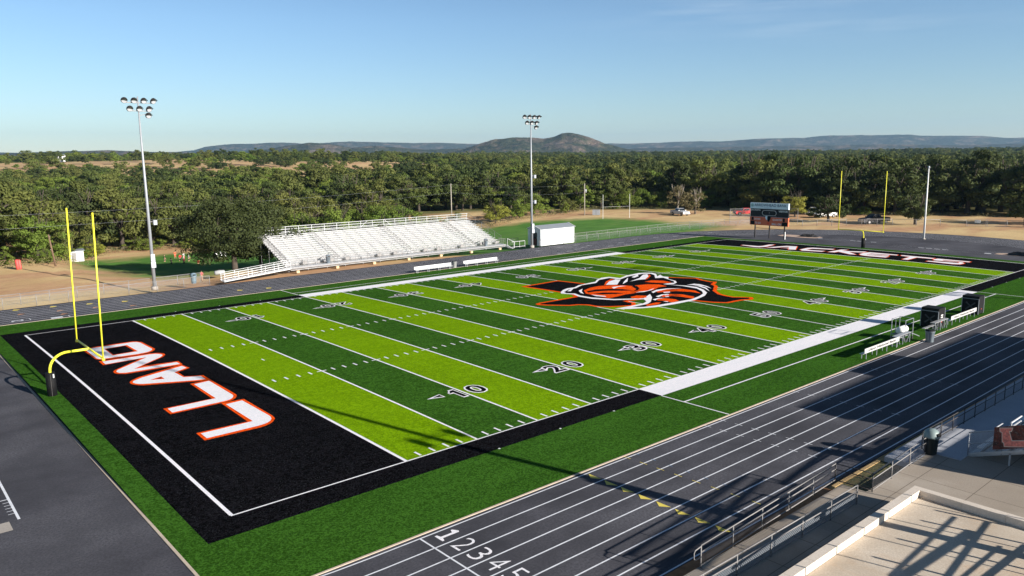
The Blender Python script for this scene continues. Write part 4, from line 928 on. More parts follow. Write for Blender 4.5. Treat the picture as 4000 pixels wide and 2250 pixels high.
# rack of hurdles at the far right fence
def rack():
    e = empty('steel_rack', (158.5, 18.6, 0), R(-60), 'rusty steel rack standing against the far right fence', 'rack')
    m = MB()
    for x in (0, 1.3, 2.6):
        for y in (0, .8): m.beam((x, y, 0), (x, y, 1.7), .07)
    m.build('upright_frame', M['wood'], e)
    for z in (.4, .95, 1.6): MB().box(-.05, 2.65, -.03, .83, z, z+.06).build('shelf', M['wood'], e)
rack()

# ------------------------------------------------------------------ home side: walkway, rails, low roof, stand
def block(name, x0, x1, y0, y1, z0, z1, mat, kind='structure'):
    o = MB().box(x0, x1, y0, y1, z0, z1).build(name, mat); o['kind'] = kind; return o
PZ = .5
block('walkway', -14, 12.45, -19.2, -16.95, -.2, PZ, M['plaza'])
block('plaza', 12.45, 62, -34, -18.05, -.2, PZ, M['plaza'])
block('track_side_slab', 17.2, 62, -18.05, -16.75, -.2, PZ-.006, M['pale_blue_lit_deck'])
block('stand_deck', 19.3, 62, -19.5, -18.052, PZ-.1, PZ+.03, M['pale_blue_lit_deck'])
block('dirt_bank', -16, 12.45, -16.95, -16.05, -.2, .10, simple('red_dirt', (.34, .15, .06), .95, 0, .3, 3))
t = NT('weedy_grass'); gcol = t.mix(t.ramp(t.noise(5, 5, .7), .4, .6), (.03, .055, .015), (.16, .12, .05)); t.bump(t.noise(12, 3, .7), .8, .05)
block('weed_patch', 12.45, 17.2, -18.05, -16.62, -.2, .22, t.done(gcol, .95))
block('curb_edge', 12.45, 17.2, -16.62, -16.45, -.2, .26, simple('sandy_curb', (.46, .31, .14), .95, 0, .2, 3))
def low_roof():
    e = empty('concession_building', (12.46, -20.08, 0), 0, 'low flat-roofed concrete building with pale raised parapet in the bottom right corner', 'building')
    X0, Y0 = -30.0, -12.0
    MB().box(X0, 0, Y0, -.0, -.2, 1.13).build('wall', M['light_conc'], e)
    rf = MB().box(X0+.02, -.36, Y0+.02, -.36, 1.131, 1.15).build('roof', M['roof_conc'], e)
    p = MB()
    # coping in butted stones
    x = 0.0
    while x > X0:
        a = max(X0, x-1.5); p.box(a+.012, x-(.0 if x == 0 else .0), -.34, .0, 1.13, 1.45); x = a
    p.build('parapet', M['parapet'], e)
    p = MB(); y = -.345
    while y > Y0:
        a = max(Y0, y-1.6); p.box(-.34, 0, a+.012, y, 1.13, 1.448); y = a
    p.build('parapet_end', M['parapet'], e)
low_roof()
def railing(name, pts, label, posts_x=None, z0=PZ, h=.88, fab='chain_shaded', double=False, mat='galv', step=2.15, lead=0, cat='railing'):
    e = empty(name, (pts[0][0], pts[0][1], z0), 0, label, cat)
    ox, oy = pts[0]; rl, fb = MB(), MB(); seen = []
    for (xa, ya), (xb, yb) in zip(pts[:-1], pts[1:]):
        xa -= ox; xb -= ox; ya -= oy; yb -= oy; L = math.hypot(xb-xa, yb-ya); n = max(1, round(L/step))
        for k in range(n+1):
            p = (xa+(xb-xa)*k/n, ya+(yb-ya)*k/n)
            if not any(abs(p[0]-q[0])+abs(p[1]-q[1]) < .2 for q in seen):
                seen.append(p); MB().tube([(p[0], p[1], 0), (p[0], p[1], h)], .026, 8).build('railing_post', M[mat], e, True)
        for z in ((h, h-.27, .09) if double else (h, .06)): rl.tube([(xa, ya, z), (xb, yb, z)], .024, 8)
        fb.quad((xa, ya+.025, .05), (xb, yb+.025, .05), (xb, yb+.025, h-.28 if double else h-.02), (xa, ya+.025, h-.28 if double else h-.02))
    rl.build('rail', M[mat], e, True); fb.build('chain_link', M[fab], e, fix=False)
    return e
r1 = railing('walkway_railing', [(1.61, -17.02), (12.46, -16.6)], 'pipe railing with mesh along the track side of the ramp walkway', double=True, fab='chain_shaded')
MB().tube([(0, 0, .84), (-.35, .0, .80), (-.42, 0, .72), (-.42, 0, .5), (-.35, 0, .42), (0, 0, .42)], .022, 8).build('handrail_loop', M['galv'], r1, True)
railing('walkway_railing', [(-12, -18.15), (2.0, -18.28), (10.88, -18.37)], 'long mesh railing with pale pipes beside the low concrete roof', double=True, mat='galv', fab='chain_near')
MB_ = railing('walkway_railing', [(12.46, -16.6), (12.6, -18.25)], 'short dark cross railing closing off the weed patch', double=True, mat='steel_dark', step=1.7)
railing('walkway_railing', [(12.6, -18.25), (14.71, -18.17), (19.0, -18.0)], 'pipe railing between the weed patch and the plaza', double=True)
railing('walkway_railing', [(18.9, -18.0), (19.6, -17.55), (21.95, -17.56), (36.0, -17.66)], 'dark post railing along the track from the lidded trash can to the right', double=True, mat='steel_dark', step=1.6)
railing('walkway_railing', [(36.0, -17.66), (60.0, -17.7)], 'far continuation of the dark trackside railing, right of the picture', double=True, mat='steel_dark', step=1.6)
trash_can((19.2, -18.12, PZ), 'dark trash can with pale domed lid at the corner of the trackside railing', True, 1.05, M['green_plastic'], M['pale_plastic'])

def home_stand():
    e = empty('home_stand', (20.3, -19.45, PZ), 0, 'aluminium home stand seats and steps in deep shade at the right edge', 'bleachers')
    n = 17; dy = .61; dz = .218; Lx = 40
    for i in range(n):
        y = -.05-i*dy; z = .12+i*dz
        MB().box(0, Lx, y-.30, y, z-.05, z).build('foot_plank', M['alum_dull'], e)
        MB().box(.05, Lx, y-.56, y-.32, z+.36, z+.41).build('seat_plank', M['alum'], e)
        MB().box(0.02, Lx, y-.61, y-.59, z, z+dz-.05).build('riser', M['alum_dull'], e)
    m = MB()
    for x in [k*2.5 for k in range(17)]:
        m.beam((x, 0, .0), (x, -n*dy, n*dz-.06), .07, .16)
        for k in (3, 7, 11, 15): m.beam((x, -k*dy, -.1), (x, -k*dy, k*dz), .07)
    m.build('under_frame', M['alum_dull'], e)
    MB().box(0, Lx, -n*dy-.40, -n*dy-.30, -.5, 4.28).build('added_shade_wall', M['metal_wall'], e)  # unseen wall added so the stand throws solid shade on the plaza
    MB().beam((-.08, -.15, .14), (-.08, -n*dy, n*dz-.05), .05, .12).build('side_stringer', M['alum_dull'], e)
    # side guard, mesh then banner
    s = MB()
    for k in range(8):
        y = -.02-k*1.45; z = .05+(-y)/dy*dz; s.tube([(-.05, y, z-.1), (-.05, y, z+1.15)], .025, 8)
    s.tube([(-.05, 0, 1.2), (-.05, -n*dy, 1.2+n*dz)], .025, 8).tube([(-.05, 0, .62), (-.05, -n*dy, .62+n*dz)], .02, 8)
    s.build('side_railing', M['galv_light'], e, True)
    MB().quad((-.03, 0, .1), (-.03, -n*dy, .1+n*dz), (-.03, -n*dy, 1.18+n*dz), (-.03, 0, 1.18)).build('chain_link', M['chain_near'], e, fix=False)
    # short white gate rails at the first rows
    g = MB()
    for y, z in ((-.85, .9), (-1.5, 1.35)):
        for dzr in (0, .25, .5): g.beam((.9, y, z+dzr), (2.4 if z > 1 else 1.9, y, z+dzr), .05)
        g.beam((.9, y, z-.5), (.9, y, z+.5), .06)
    g.build('row_end_rail', M['alum'], e)
    top = MB(); yb = -n*dy-.1
    for x in [k*2.5 for k in range(17)]: top.tube([(x, yb, n*dz-.2), (x, yb, n*dz+1.1)], .03, 6)
    for z in (.4, .75, 1.1): top.tube([(0, yb, n*dz+z), (Lx, yb, n*dz+z)], .03, 6)
    top.build('rear_railing', M['galv'], e)
home_stand()
def banner():
    b = empty('team_banner', (20.19, -20.55, 1.15), 0, 'dark red collage banner with pink letter hung on the home stand side rail', 'banner')
    t = NT('banner_print')
    c = t.mix(t.ramp(t.noise(7, 4, .7), .35, .65), (.035, .015, .012), (.17, .035, .022))
    c = t.mix(t.math('MULTIPLY', t.ramp(t.noise(11, 3, .7), .55, .7), .5), c, (.30, .27, .25))
    m = t.done(c, .7)
    k = .36
    v = []
    nn = 14
    for i in range(nn+1):
        y = -2.6*i/nn; w = .015*math.sin(i*1.7); v += [(w, y, -.02+(-y)*k*.98), (w, y, 1.12+(-y)*k)]
    MB().add(v, [(2*i, 2*i+1, 2*i+3, 2*i+2) for i in range(nn)]).build('cloth', m, b, fix=False)
    L_ = [(-.25, 1.02), (-.75, 1.15), (-.72, 1.0), (-.62, .98), (-.78, .52), (-1.35, .68), (-1.42, .42), (-.50, .18), (-.47, .36), (-.40, .38), (-.36, .85), (-.27, .86)]
    pk = MB(); pk.prism([(y, z+.12) for y, z in L_], 'x', -.035, -.022)
    ow = MB(); ow.prism([(y, z+.12) for y, z in offset_poly(L_, .03)], 'x', -.028, -.018); ow.build('letter_edge', simple('pale_print', (.75, .6, .5)), b)
    pk.build('letter', simple('faded_pink_print', (.75, .22, .17), .7, 0, .35, 9), b)
banner()
def press_box():
    e = empty('press_box', (28.6, -32.0, 0), 0, 'press box above the home stand, out of the picture and shading the track', 'building')
    MB().box(0, 29.0, -3.0, 0, 5.0, 8.2).build('wall', M['metal_wall'], e)
    MB().box(10.3, 17.0, -3.0, .2, 8.2, 8.9).build('camera_deck', M['metal_wall'], e)
    MB().box(.8, 28.2, 0, .04, 6.2, 7.4).build('window', M['glass'], e)
    MB().box(-.2, 29.2, -3.2, .1, 8.2-.001, 8.26).build('roof', M['roof_metal'], e)
    for x in (.5, 9.5, 19, 28.5):
        for y in (-2.7, -.3): MB().box(x-.15, x+.15, y-.15, y+.15, 0, 5.0).build('column', M['steel_dark'], e)
press_box()
def ramp_structure():
    e = empty('access_ramp', (1.0, -27.2, .5), 0, 'raised steel access ramp behind the low roof, out of the picture and throwing lattice shadows', 'ramp')
    def rl(y, z, dx0, dx1, sl, w, nm): MB().beam((dx0, y, z), (dx1, y, z+sl*(dx1-dx0)), w, w).build(nm, M['galv'], e)
    rl(0, 4.26, 3.47, 13.76, .043, .10, 'guard_rail'); rl(-.0, 3.67, 3.07, 13.77, .071, .12, 'stringer'); rl(0, 3.72, 8.7, 13.9, .01, .09, 'guard_rail'); rl(0, 4.08, 13.73, 19.3, .042, .12, 'guard_rail'); rl(0, 4.2, 7.9, 10.1, .075, .09, 'brace')
    rl(0, 2.40, 5.2, 11.6, .015, .06, 'guard_rail'); rl(0, 2.30, 5.3, 10.6, -.025, .12, 'stringer'); rl(0, 1.93, 6.2, 11.8, .035, .07, 'guard_rail'); rl(0, 1.80, 6.4, 9.8, -.01, .05, 'guard_rail'); rl(0, 1.62, 6.5, 10.4, -.02, .08, 'guard_rail')
    for x, z in ((3.6, 4.28), (5.8, 4.38), (7.9, 4.45), (10.0, 4.55), (12.1, 4.63), (13.76, 4.72), (19.4, 4.4)): MB().beam((x, 0, 0), (x, 0, z), .05).build('post', M['galv'], e)
    for x in (6.3, 8.3, 10.47, 11.8): MB().beam((x, .12, 0), (x, .12, 2.72), .09).build('post', M['galv'], e)
    MB().tube([(19.3, 0, 3.9), (19.5, 0, 4.25), (19.6, 0, 4.55)], [.35, .5, .3], 12).build('loudspeaker', M['galv'], e)
ramp_structure()

# ------------------------------------------------------------------ vehicles
def pickup(loc, rz, paint, label, nose=None, k=1.0, grp='pickups parked on the dirt by the trees'):
    t = empty('pickup_truck', loc, rz, label, 'pickup truck', grp); t.scale = (k, k, k)
    w = .98
    # body side profile, nose toward +x
    body = [(-2.9, .55), (-2.92, 1.12), (-2.88, 1.18), (-.95, 1.20), (-.95, 1.12), (1.05, 1.12), (1.20, 1.18), (2.55, 1.10), (2.82, .98), (2.92, .60), (2.85, .42), (2.35, .40), (2.28, .62), (2.12, .80), (1.86, .86), (1.60, .80), (1.44, .62), (1.38, .38), (-1.38, .38), (-1.44, .62), (-1.60, .80), (-1.86, .86), (-2.12, .80), (-2.28, .62), (-2.35, .45)]
    b = MB().prism(body, 'y', -w, w).build('body', paint, t)
    bv = b.modifiers.new('bevel', 'BEVEL'); bv.width = .05; bv.segments = 2; bv.limit_method = 'ANGLE'
    MB().box(-2.80, -1.05, -w+.10, w-.10, 1.19, 1.215).build('truck_bed', M['steel_dark'], b)
    cab = MB(); lo, hi = [(-1.0, 1.15), (1.35, 1.15)], [(-.72, 1.80), (.55, 1.80)]
    vs = []
    for (x, z), ins in ((lo[0], .04), (lo[1], .04), (hi[1], .20), (hi[0], .20)): vs += [(x, -w+ins, z), (x, w-ins, z)]
    cab.add(vs, [(0, 1, 3, 2), (2, 3, 5, 4), (4, 5, 7, 6), (6, 7, 1, 0), (0, 2, 4, 6), (1, 7, 5, 3)])
    c = cab.build('cab', paint, t); bv = c.modifiers.new('bevel', 'BEVEL'); bv.width = .05; bv.segments = 2
    def pane(pts): MB().add(pts, [(0, 1, 2, 3)]).build('window', M['glass'], c, fix=False)
    for s in (-1, 1):
        y0, y1 = s*(w-.028), s*(w-.165)
        pane([(-.80, y0, 1.24), (.15, y0, 1.24), (.15, y1, 1.70), (-.66, y1, 1.70)]); pane([(.22, y0, 1.24), (1.12, y0, 1.24), (.50, y1, 1.70), (.22, y1, 1.70)])
    pane([(1.27, -w+.14, 1.24), (1.27, w-.14, 1.24), (.66, w-.26, 1.74), (.66, -w+.26, 1.74)])
    pane([(-.97, -w+.2, 1.28), (-.97, w-.2, 1.28), (-.77, w-.28, 1.72), (-.77, -w+.28, 1.72)])
    for x in (-1.86, 1.86):
        for s in (-1, 1):
            wh = MB().tube([(x, s*(w-.26), .40), (x, s*(w+.0), .40)], .40, 20).build('wheel', M['rubber'], t, True)
            MB().tube([(x, s*(w+.0), .40), (x, s*(w+.015), .40)], .23, 12).build('rim', M['chrome'], wh)
    g = nose or M['chrome']
    MB().box(2.90, 2.96, -.62, .62, .62, .95).build('grille', g, t); MB().box(2.84, 3.0, -.95, .95, .42, .60).build('bumper', g, t); MB().box(-3.0, -2.90, -.92, .92, .45, .62).build('bumper', M['chrome'], t)
    for s in (-1, 1):
        MB().box(2.86, 2.95, s*.78-.14, s*.78+.14, .72, .92).build('headlight', M['cream'], t); MB().box(-2.96, -2.90, s*.9-.07, s*.9+.07, .75, 1.05).build('tail_light', M['red'], t)
        MB().box(1.0, 1.12, s*1.02-.12, s*1.02+.12, 1.22, 1.38).build('mirror', paint, t)
    return t
pickup((141.5, 90.3, .0), R(-108), M['silver'], 'silver pickup parked on the dirt beside the pale bare trees, left of the scoreboard', k=1.0)
pickup((151.9, 78.0, .0), R(148), M['red'], 'bright red pickup with black front end, just left of the scoreboard', M['black'], 1.0)
pickup((148.3, 44.0, .0), R(156), M['darkblue'], 'dark maroon pickup parked between the far goal uprights', None, 1.13)
pickup((157.0, 59.8, .0), R(155), M['white'], 'white pickup parked in tree shade behind the far goal, half hidden by fence', None, 1.0)
pickup((164, 66.5, .0), R(-60), M['silver'], 'grey pickup in the tree shade just right of the scoreboard', None, 1.0)

# ------------------------------------------------------------------ utility poles and wires
def utility_pole(loc, h, label, mat, box=False, tilt=0):
    e = empty('utility_pole', (loc[0], loc[1], loc[2]), 0, label, 'utility pole')
    MB().tube([(0, 0, -.2), (tilt, 0, h)], [.15, .10], 10).build('pole', mat, e, True)
    for dz in (.25, 2.3): MB().beam((tilt, -.02, h-dz), (tilt+.25, -.02, h-dz), .05).build('wire_bracket', M['galv'], e)
    if box: MB().tube([(.38, 0, h-2.4), (.38, 0, h-1.5)], .26, 12).build('transformer', M['galv_light'], e, True)
pale_wood = simple('pale_wood_pole', (.36, .33, .28), .9, 0, .15, 2)
utility_pole((3.5, 102.9, 0), 4.7, 'short brown wooden pole leaning by the small grey shed at far left', M['wood'], tilt=-.5)
utility_pole((99.5, 131.0, -1.3), 10.0, 'pale wooden utility pole behind the right end of the bleachers', pale_wood)
utility_pole((126.7, 109.6, 0), 8.2, 'pale wooden utility pole with grey transformer near the small electric box', pale_wood, True)
def wire(a, b, sag, label):
    a, b = Vector(a), Vector(b); pts = []
    for k in range(17):
        q = k/16; p = a.lerp(b, q); p.z -= sag*4*q*(1-q); pts.append(p)
    o = MB().tube(pts, .008, 4).build('overhead_wire', M['galv_light']); tag(o, label, 'wire', 'overhead wires above the tree line')
for dz, nm in ((.25, 'upper'), (2.3, 'lower')):
    wire((99.7, 131.0, 8.7-dz), (-24, 103, 8.4-dz), 1.0, '%s of two thin overhead wires running left from the pole behind the bleachers' % nm)
    wire((99.7, 131.0, 8.7-dz), (126.9, 109.6, 8.2-dz), .7, '%s thin overhead wire between the two pale wooden poles' % nm)
eb = empty('electric_box', (128.0, 108.0, 0), R(-50), 'small grey metal utility box standing on the dirt near the transformer pole', 'utility box')
MB().box(0, 1.9, 0, 1.2, 0, 1.35).build('housing', M['galv_light'], eb); MB().box(-.08, 1.98, -.08, 1.28, 1.35, 1.42).build('lid', M['galv'], eb); MB().box(.9, .94, -.02, 0, .1, 1.3).build('door_seam', M['steel_dark'], eb)
sb = empty('pump_shed', (8.7, 119.3, -1.6), R(-8), 'small pale corrugated shed under the trees at far left', 'shed')
sb.scale = (1.15, 1.15, 1.2); MB().box(0, 1.9, 0, 1.3, 0, 1.45).build('wall', M['metal_wall'], sb); MB().add([(-.15, -.15, 1.43), (2.05, -.15, 1.55), (2.05, 1.45, 1.68), (-.15, 1.45, 1.56), (-.15, -.15, 1.50), (2.05, -.15, 1.62), (2.05, 1.45, 1.75), (-.15, 1.45, 1.63)], [(0, 3, 2, 1), (4, 5, 6, 7), (0, 1, 5, 4), (1, 2, 6, 5), (2, 3, 7, 6), (3, 0, 4, 7)]).build('roof', M['roof_metal'], sb); MB().box(.3, .9, -.02, 0, .05, 1.3).build('door', M['galv'], sb)
def fallen_frame():
    e = empty('fallen_gate_frame', (-5.6, 103.2, 0), R(12), 'tangle of rusty pipe frames leaning at the edge of the brush, far left', 'scrap frame')
    for k in range(5):
        MB().beam((.45*k, 0, .05), (.45*k+1.2, .25, 1.25), .05).build('pipe', M['wood'], e)
    MB().beam((0, 0, .1), (2.2, .05, .1), .05).build('pipe', M['wood'], e); MB().beam((1.1, .25, 1.2), (3.1, .3, 1.2), .05).build('pipe', M['wood'], e)
fallen_frame()
rd = empty('blocking_dummy', (-1.6, 101.6, 0), R(20), 'red padded blocking dummy standing at the brush edge, far left', 'training dummy')
MB().tube([(0, 0, 0), (-.03, 0, .1), (-.12, 0, 1.35), (-.14, 0, 1.45)], [.20, .26, .26, .12], 12).build('pad', simple('faded_red_vinyl', (.55, .07, .06)), rd, True)
MB().tube([(.22, 0, 0), (.32, 0, .1), (.22, 0, 1.30), (.20, 0, 1.40)], [.18, .22, .22, .10], 12).build('pad', simple('faded_red_vinyl_b', (.50, .08, .06)), rd, True)

# tarps on the jumping pits
def tarp(loc, label, rz, L, w):
    r = random.Random(int(loc[0]*10)); vs, fs = [], []
    n, m = 16, 8
    for i in range(n+1):
        for j in range(m+1):
            edge = min(i, n-i)/4; e2 = min(j, m-j)/2.0; hh = .42*min(1, edge)*min(1, e2)*(.4+r.random())
            vs.append((L*i/n+r.uniform(-.1, .1), w*j/m+r.uniform(-.1, .1), .02+hh))
    for i in range(n):
        for j in range(m): p = i*(m+1)+j; fs.append((p, p+m+1, p+m+2, p+1))
    e = MB().add(vs, fs).build('pit_cover', M['black_cloth'], None, False); e.location = loc; e.rotation_euler = (0, 0, rz); tag(e, label, 'tarpaulin')
tarp((115.4, 38.9, .03), 'crumpled black cover lying on the sand pit right of the scoreboard', R(100), 3.4, 1.5)
tarp((110.2, 3.2, .03), 'crumpled dark cover on the sand pit at the right edge of the picture', R(80), 3.4, 1.2)
def pit(cx, cy, lx, ly, nm):
    r = random.Random(int(cx)); v = []
    for k in range(36):
        a = 2*math.pi*k/36; q = 1+r.uniform(-.05, .05); v.append((cx+lx*q*math.copysign(abs(math.cos(a))**.6, math.cos(a)), cy+ly*q*math.copysign(abs(math.sin(a))**.6, math.sin(a)), .02))
    tri = tessellate_polygon([[Vector(p) for p in v]])
    o = MB().add(v, [tuple(t_) for t_ in tri]).build('sand_pit', M['sand'], None, fix=True); o['kind'] = 'structure'
pit(114.0, 42.0, 1.8, 4.0, 'a'); pit(110.3, 5.0, 1.2, 3.2, 'b')

# ------------------------------------------------------------------ people
def skin_body(name, nodes, edges, mat, parent, sub=1):
    me = bpy.data.meshes.new(name); me.from_pydata([n[0] for n in nodes], edges, []); o = bpy.data.objects.new(name, me); C.objects.link(o)
    sk = o.modifiers.new('skin', 'SKIN'); sk.use_smooth_shade = True
    for i, n in enumerate(nodes):
        rr = n[1] if isinstance(n[1], tuple) else (n[1], n[1]); me.skin_vertices[0].data[i].radius = rr; me.skin_vertices[0].data[i].use_root = (i == 0)
    sb_ = o.modifiers.new('sub', 'SUBSURF'); sb_.levels = sub; sb_.render_levels = sub
    dg = bpy.context.evaluated_depsgraph_get(); m2 = bpy.data.meshes.new_from_object(o.evaluated_get(dg)); bpy.data.objects.remove(o)
    m2.materials.clear(); m2.materials.append(mat)
    for p in m2.polygons: p.use_smooth = True
    q = bpy.data.objects.new(name, m2); C.objects.link(q); q.parent = parent; return q
def person(loc, rz, h, top, bottom, label, helmet=None, pads=False, arms=(.2, .2), stride=.12, legs_bare=True, kneel=0.0, cat='person'):
    """standing figure facing -y, arms: 0 hanging .. 1 hand at chest"""
    p = empty('person', loc, rz, label, cat, 'players and coach on the practice field'); s = h/1.75; p.scale = (s, s, s)
    J = {}
    def arm(sgn, a):
        sh = Vector((.19*sgn, 0, 1.42)); el = sh+Vector((.08*sgn, -.06-.05*a, -.27)); wr = el+Vector((.02*sgn-.10*sgn*a, -.08-.16*a, -.25+.34*a)); ha = wr+Vector((.0, -.05-.03*a, -.09+.10*a)); return sh, el, wr, ha
    N = [((0, 0, .93), (.15, .11)), ((0, .01, 1.10), (.125, .10)), ((0, .01, 1.30), (.15, .11)), ((0, 0, 1.43), (.10, .08)), ((0, -.01, 1.50), (.052, .055)), ((0, -.02, 1.57), (.07, .085)), ((0, -.02, 1.66), (.082, .095)), ((0, -.01, 1.73), (.055, .065))]
    E_ = [(0, 1), (1, 2), (2, 3), (3, 4), (4, 5), (5, 6), (6, 7)]
    limbs = []
    for sgn, a in ((-1, arms[0]), (1, arms[1])):
        sh, el, wr, ha = arm(sgn, a); b0 = len(N); limbs.append((sh, el, wr))
        N += [(tuple(sh), .062), (tuple(el), .044), (tuple(wr), .030), (tuple(ha), (.038, .022))]; E_ += [(3, b0), (b0, b0+1), (b0+1, b0+2), (b0+2, b0+3)]
        hd = (ha-wr).normalized()
        for f_ in range(4):
            fb = len(N); o_ = Vector((0, 0, .018*(f_-1.5))) if a > .5 else Vector((0, .018*(f_-1.5), 0)); L_ = (.06, .07, .066, .05)[f_]
            N += [(tuple(ha+o_+hd*.03), .010), (tuple(ha+o_+hd*(.03+L_)+Vector((-.015*sgn, 0, 0))), .008)]; E_ += [(b0+3, fb), (fb, fb+1)]
        fb = len(N); N += [(tuple(ha+Vector((-.02*sgn, -.03, .0))), .010), (tuple(ha+Vector((-.03*sgn, -.055, -.02))), .009)]; E_ += [(b0+3, fb), (fb, fb+1)]
    for sgn in (-1, 1):
        d = stride*sgn; hp = (.10*sgn, 0, .90); kn = (.11*sgn, -.03-d*.6, .50); an = (.115*sgn, .03-d, .09); to = (.13*sgn, -.12-d, .045); b0 = len(N)
        N += [(hp, .095), (kn, .062), (an, .042), (to, (.045, .035))]; E_ += [(0, b0), (b0, b0+1), (b0+1, b0+2), (b0+2, b0+3)]; J[sgn] = (hp, kn, an, to)
    b = skin_body('body', N, E_, M['skin'], p)
    # face: eyes, nose
    f_ = MB()
    for sx_ in (-.032, .032): f_.box(sx_-.010, sx_+.010, -.122, -.10, 1.655, 1.668)
    f_.build('eyes', M['hair'], b); MB().tube([(0, -.105, 1.66), (0, -.135, 1.625)], [.008, .014], 6).build('nose', M['skin'], b)
    # top
    k = 1.28 if pads else 1.10
    T_ = [((0, .005, .96), (.168, .125)), ((0, .01, 1.12), (.15*k**.4, .12)), ((0, .01, 1.32), (.17*k, .13*k)), ((0, 0, 1.44), (.10*k, .085*k))]; Te = [(0, 1), (1, 2), (2, 3)]
    for sh, el, wr in limbs:
        i = len(T_); T_ += [(tuple(sh), .082*k), (tuple(sh.lerp(el, .75)), .065*k)]; Te += [(2, i), (i, i+1)]
    skin_body('shirt', T_, Te, top, b)
    Bn = [((0, 0, .96), (.165, .125)), ((0, 0, .88), (.16, .12))]; Be = [(0, 1)]
    for sgn in (-1, 1):
        hp, kn, an, to = J[sgn]; i = len(Bn); Bn += [(hp, .115), (tuple(Vector(hp).lerp(Vector(kn), .85)), .088)]; Be += [(1, i), (i, i+1)]
        MB().tube([(an[0], an[1]+.04, .01), (to[0], to[1]+.0, .01)], [.05, .055], 8).build('shoe', M['steel_dark'], b, True)
    skin_body('shorts', Bn, Be, bottom, b)
    if helmet: MB().tube([(0, .0, 1.56), (0, 0, 1.62), (0, 0, 1.72), (0, 0, 1.80), (0, 0, 1.825)], [.10, .135, .14, .085, .02], 14).build('helmet', helmet, b, True); MB().beam((-.09, -.15, 1.60), (.09, -.15, 1.60), .02).beam((-.09, -.15, 1.56), (.09, -.15, 1.56), .02).build('face_guard', M['sign_grey'], b)
    else: MB().tube([(0, .015, 1.66), (0, .015, 1.72), (0, .01, 1.775), (0, .005, 1.79)], [.092, .09, .05, .01], 12).build('hair', M['hair'], b, True)
    return p
person((22.3, 112.5, -2.6), R(70), 1.6, M['black_cloth'], M['black_cloth'], 'player in dark top and shorts with white socks, standing furthest left on the grass')
person((21.7, 106.9, -2.6), R(60), 1.55, M['black_cloth'], M['black_cloth'], 'player in all dark kit at the edge of the tree shadow', M['black'], True)
person((25.8, 117.8, -2.6), R(10), 1.5, M['orange_cloth'], M['orange_cloth'], 'player in bright orange kit standing furthest back')
person((24.6, 111.2, -2.6), R(190), 1.65, M['red_cloth'], M['black_cloth'], 'player in red shirt seen from behind, left of the coach', None, True)
person((25.9, 113.3, -2.6), R(200), 1.6, M['white'], M['red_cloth'], 'player in white shirt and red shorts just behind the white-helmeted player', None, True)
person((23.3, 105.3, -2.6), R(30), 1.65, simple('dark_red_jersey', (.25, .02, .03)), M['black_cloth'], 'player with white helmet and dark red jersey at the shadow edge', M['white'], True, (.6, .6), .2)
person((25.3, 108.9, -2.6), R(80), 1.85, M['grey_cloth'], M['black_cloth'], 'tall coach in grey shirt and black shorts watching the players', None, False, (.1, .5))
person((24.4, 101.4, -2.6), R(160), 1.6, simple('red_orange_jersey', (.45, .05, .02)), M['black_cloth'], 'player in red-orange jersey and black shorts, rightmost of the group', M['black'], True, (.8, .8), .15)
person((14.0, 69.7, 0), R(150), 1.35, simple('pale_red_shirt', (.5, .12, .12)), simple('tan_shorts', (.4, .25, .16)), 'person in pale red shirt just behind the fence beside the blue-grey trash can')
# gear bags near the ramp
def gear(loc, rz, m, label, L=1.6, h=.5):
    e = empty('gear_bag', loc, rz, label, 'bag', 'gear bags on the grass behind the ramp')
    b = MB().tube([(0, 0, h/2), (.1, 0, h/2), (L*.5, 0, h/2+.03), (L-.1, 0, h/2), (L, 0, h/2)], [.05, h*.5, h*.52, h*.48, .05], 12).build('bag_body', m, e, True)
    MB().tube([(L*.3, 0, h*.98), (L*.35, 0, h*1.15), (L*.65, 0, h*1.15), (L*.7, 0, h*.98)], .02, 6).build('handle', M['rubber'], b)
gear((27.4, 95.0, -2.6), R(20), M['black_cloth'], 'black gear bag in the oak shade behind the ramp', 2.2, .8)
gear((29.2, 97.0, -2.6), R(-15), M['black_cloth'], 'second dark gear bag closer to the oak trunk', 2.0, .8)
gear((17.2, 74.0, -.05), R(5), M['grey_cloth'], 'pale grey gear bag just behind the fence left of the ramp', 1.5, .6)
sl = empty('blocking_sled', (30.0, 109.0, -2.6), R(30), 'white padded blocking sled standing on the grass beyond the oak', 'training sled')
MB().box(0, 3.0, -.1, .1, 0, .12).box(0, .12, -.6, .6, 0, .12).box(2.88, 3.0, -.6, .6, 0, .12).build('sled_frame', M['steel_dark'], sl); sl.scale = (1.1, 1.1, 1.1)
for k in range(3): MB().tube([(.4+1.0*k, 0, .25), (.4+1.0*k, 0, .35), (.4+1.0*k, 0, 1.3), (.4+1.0*k, 0, 1.42)], [.15, .24, .24, .12], 10).build('sled_pad', M['white'], sl, True)

# ------------------------------------------------------------------ trees
def leaf_mat(name, dark, light, trans=.25):
    t = NT(name); oi = t.n.new('ShaderNodeObjectInfo')
    c = t.mix(oi.outputs['Random'], dark, light)
    n2 = t.math('FRACT', t.math('MULTIPLY', oi.outputs['Random'], 7.31))
    c = t.mix(t.math('MULTIPLY', n2, .35), c, (light[0]*1.35, light[1]*.85, light[2]*1.1))
    c = t.mix(t.ramp(t.noise(.9, 3, .6), .3, .7), c, t.mix(.5, c, scl(light, 1.2)))
    m = t.done(c, .75, 0, .25)
    tr = t.n.new('ShaderNodeBsdfTranslucent'); ms = t.n.new('ShaderNodeMixShader'); out = t.n['Material Output']
    t.l.new(c, tr.inputs[0]); ms.inputs[0].default_value = trans; t.l.new(t.b.outputs[0], ms.inputs[1]); t.l.new(tr.outputs[0], ms.inputs[2]); t.l.new(ms.outputs[0], out.inputs[0])
    return m
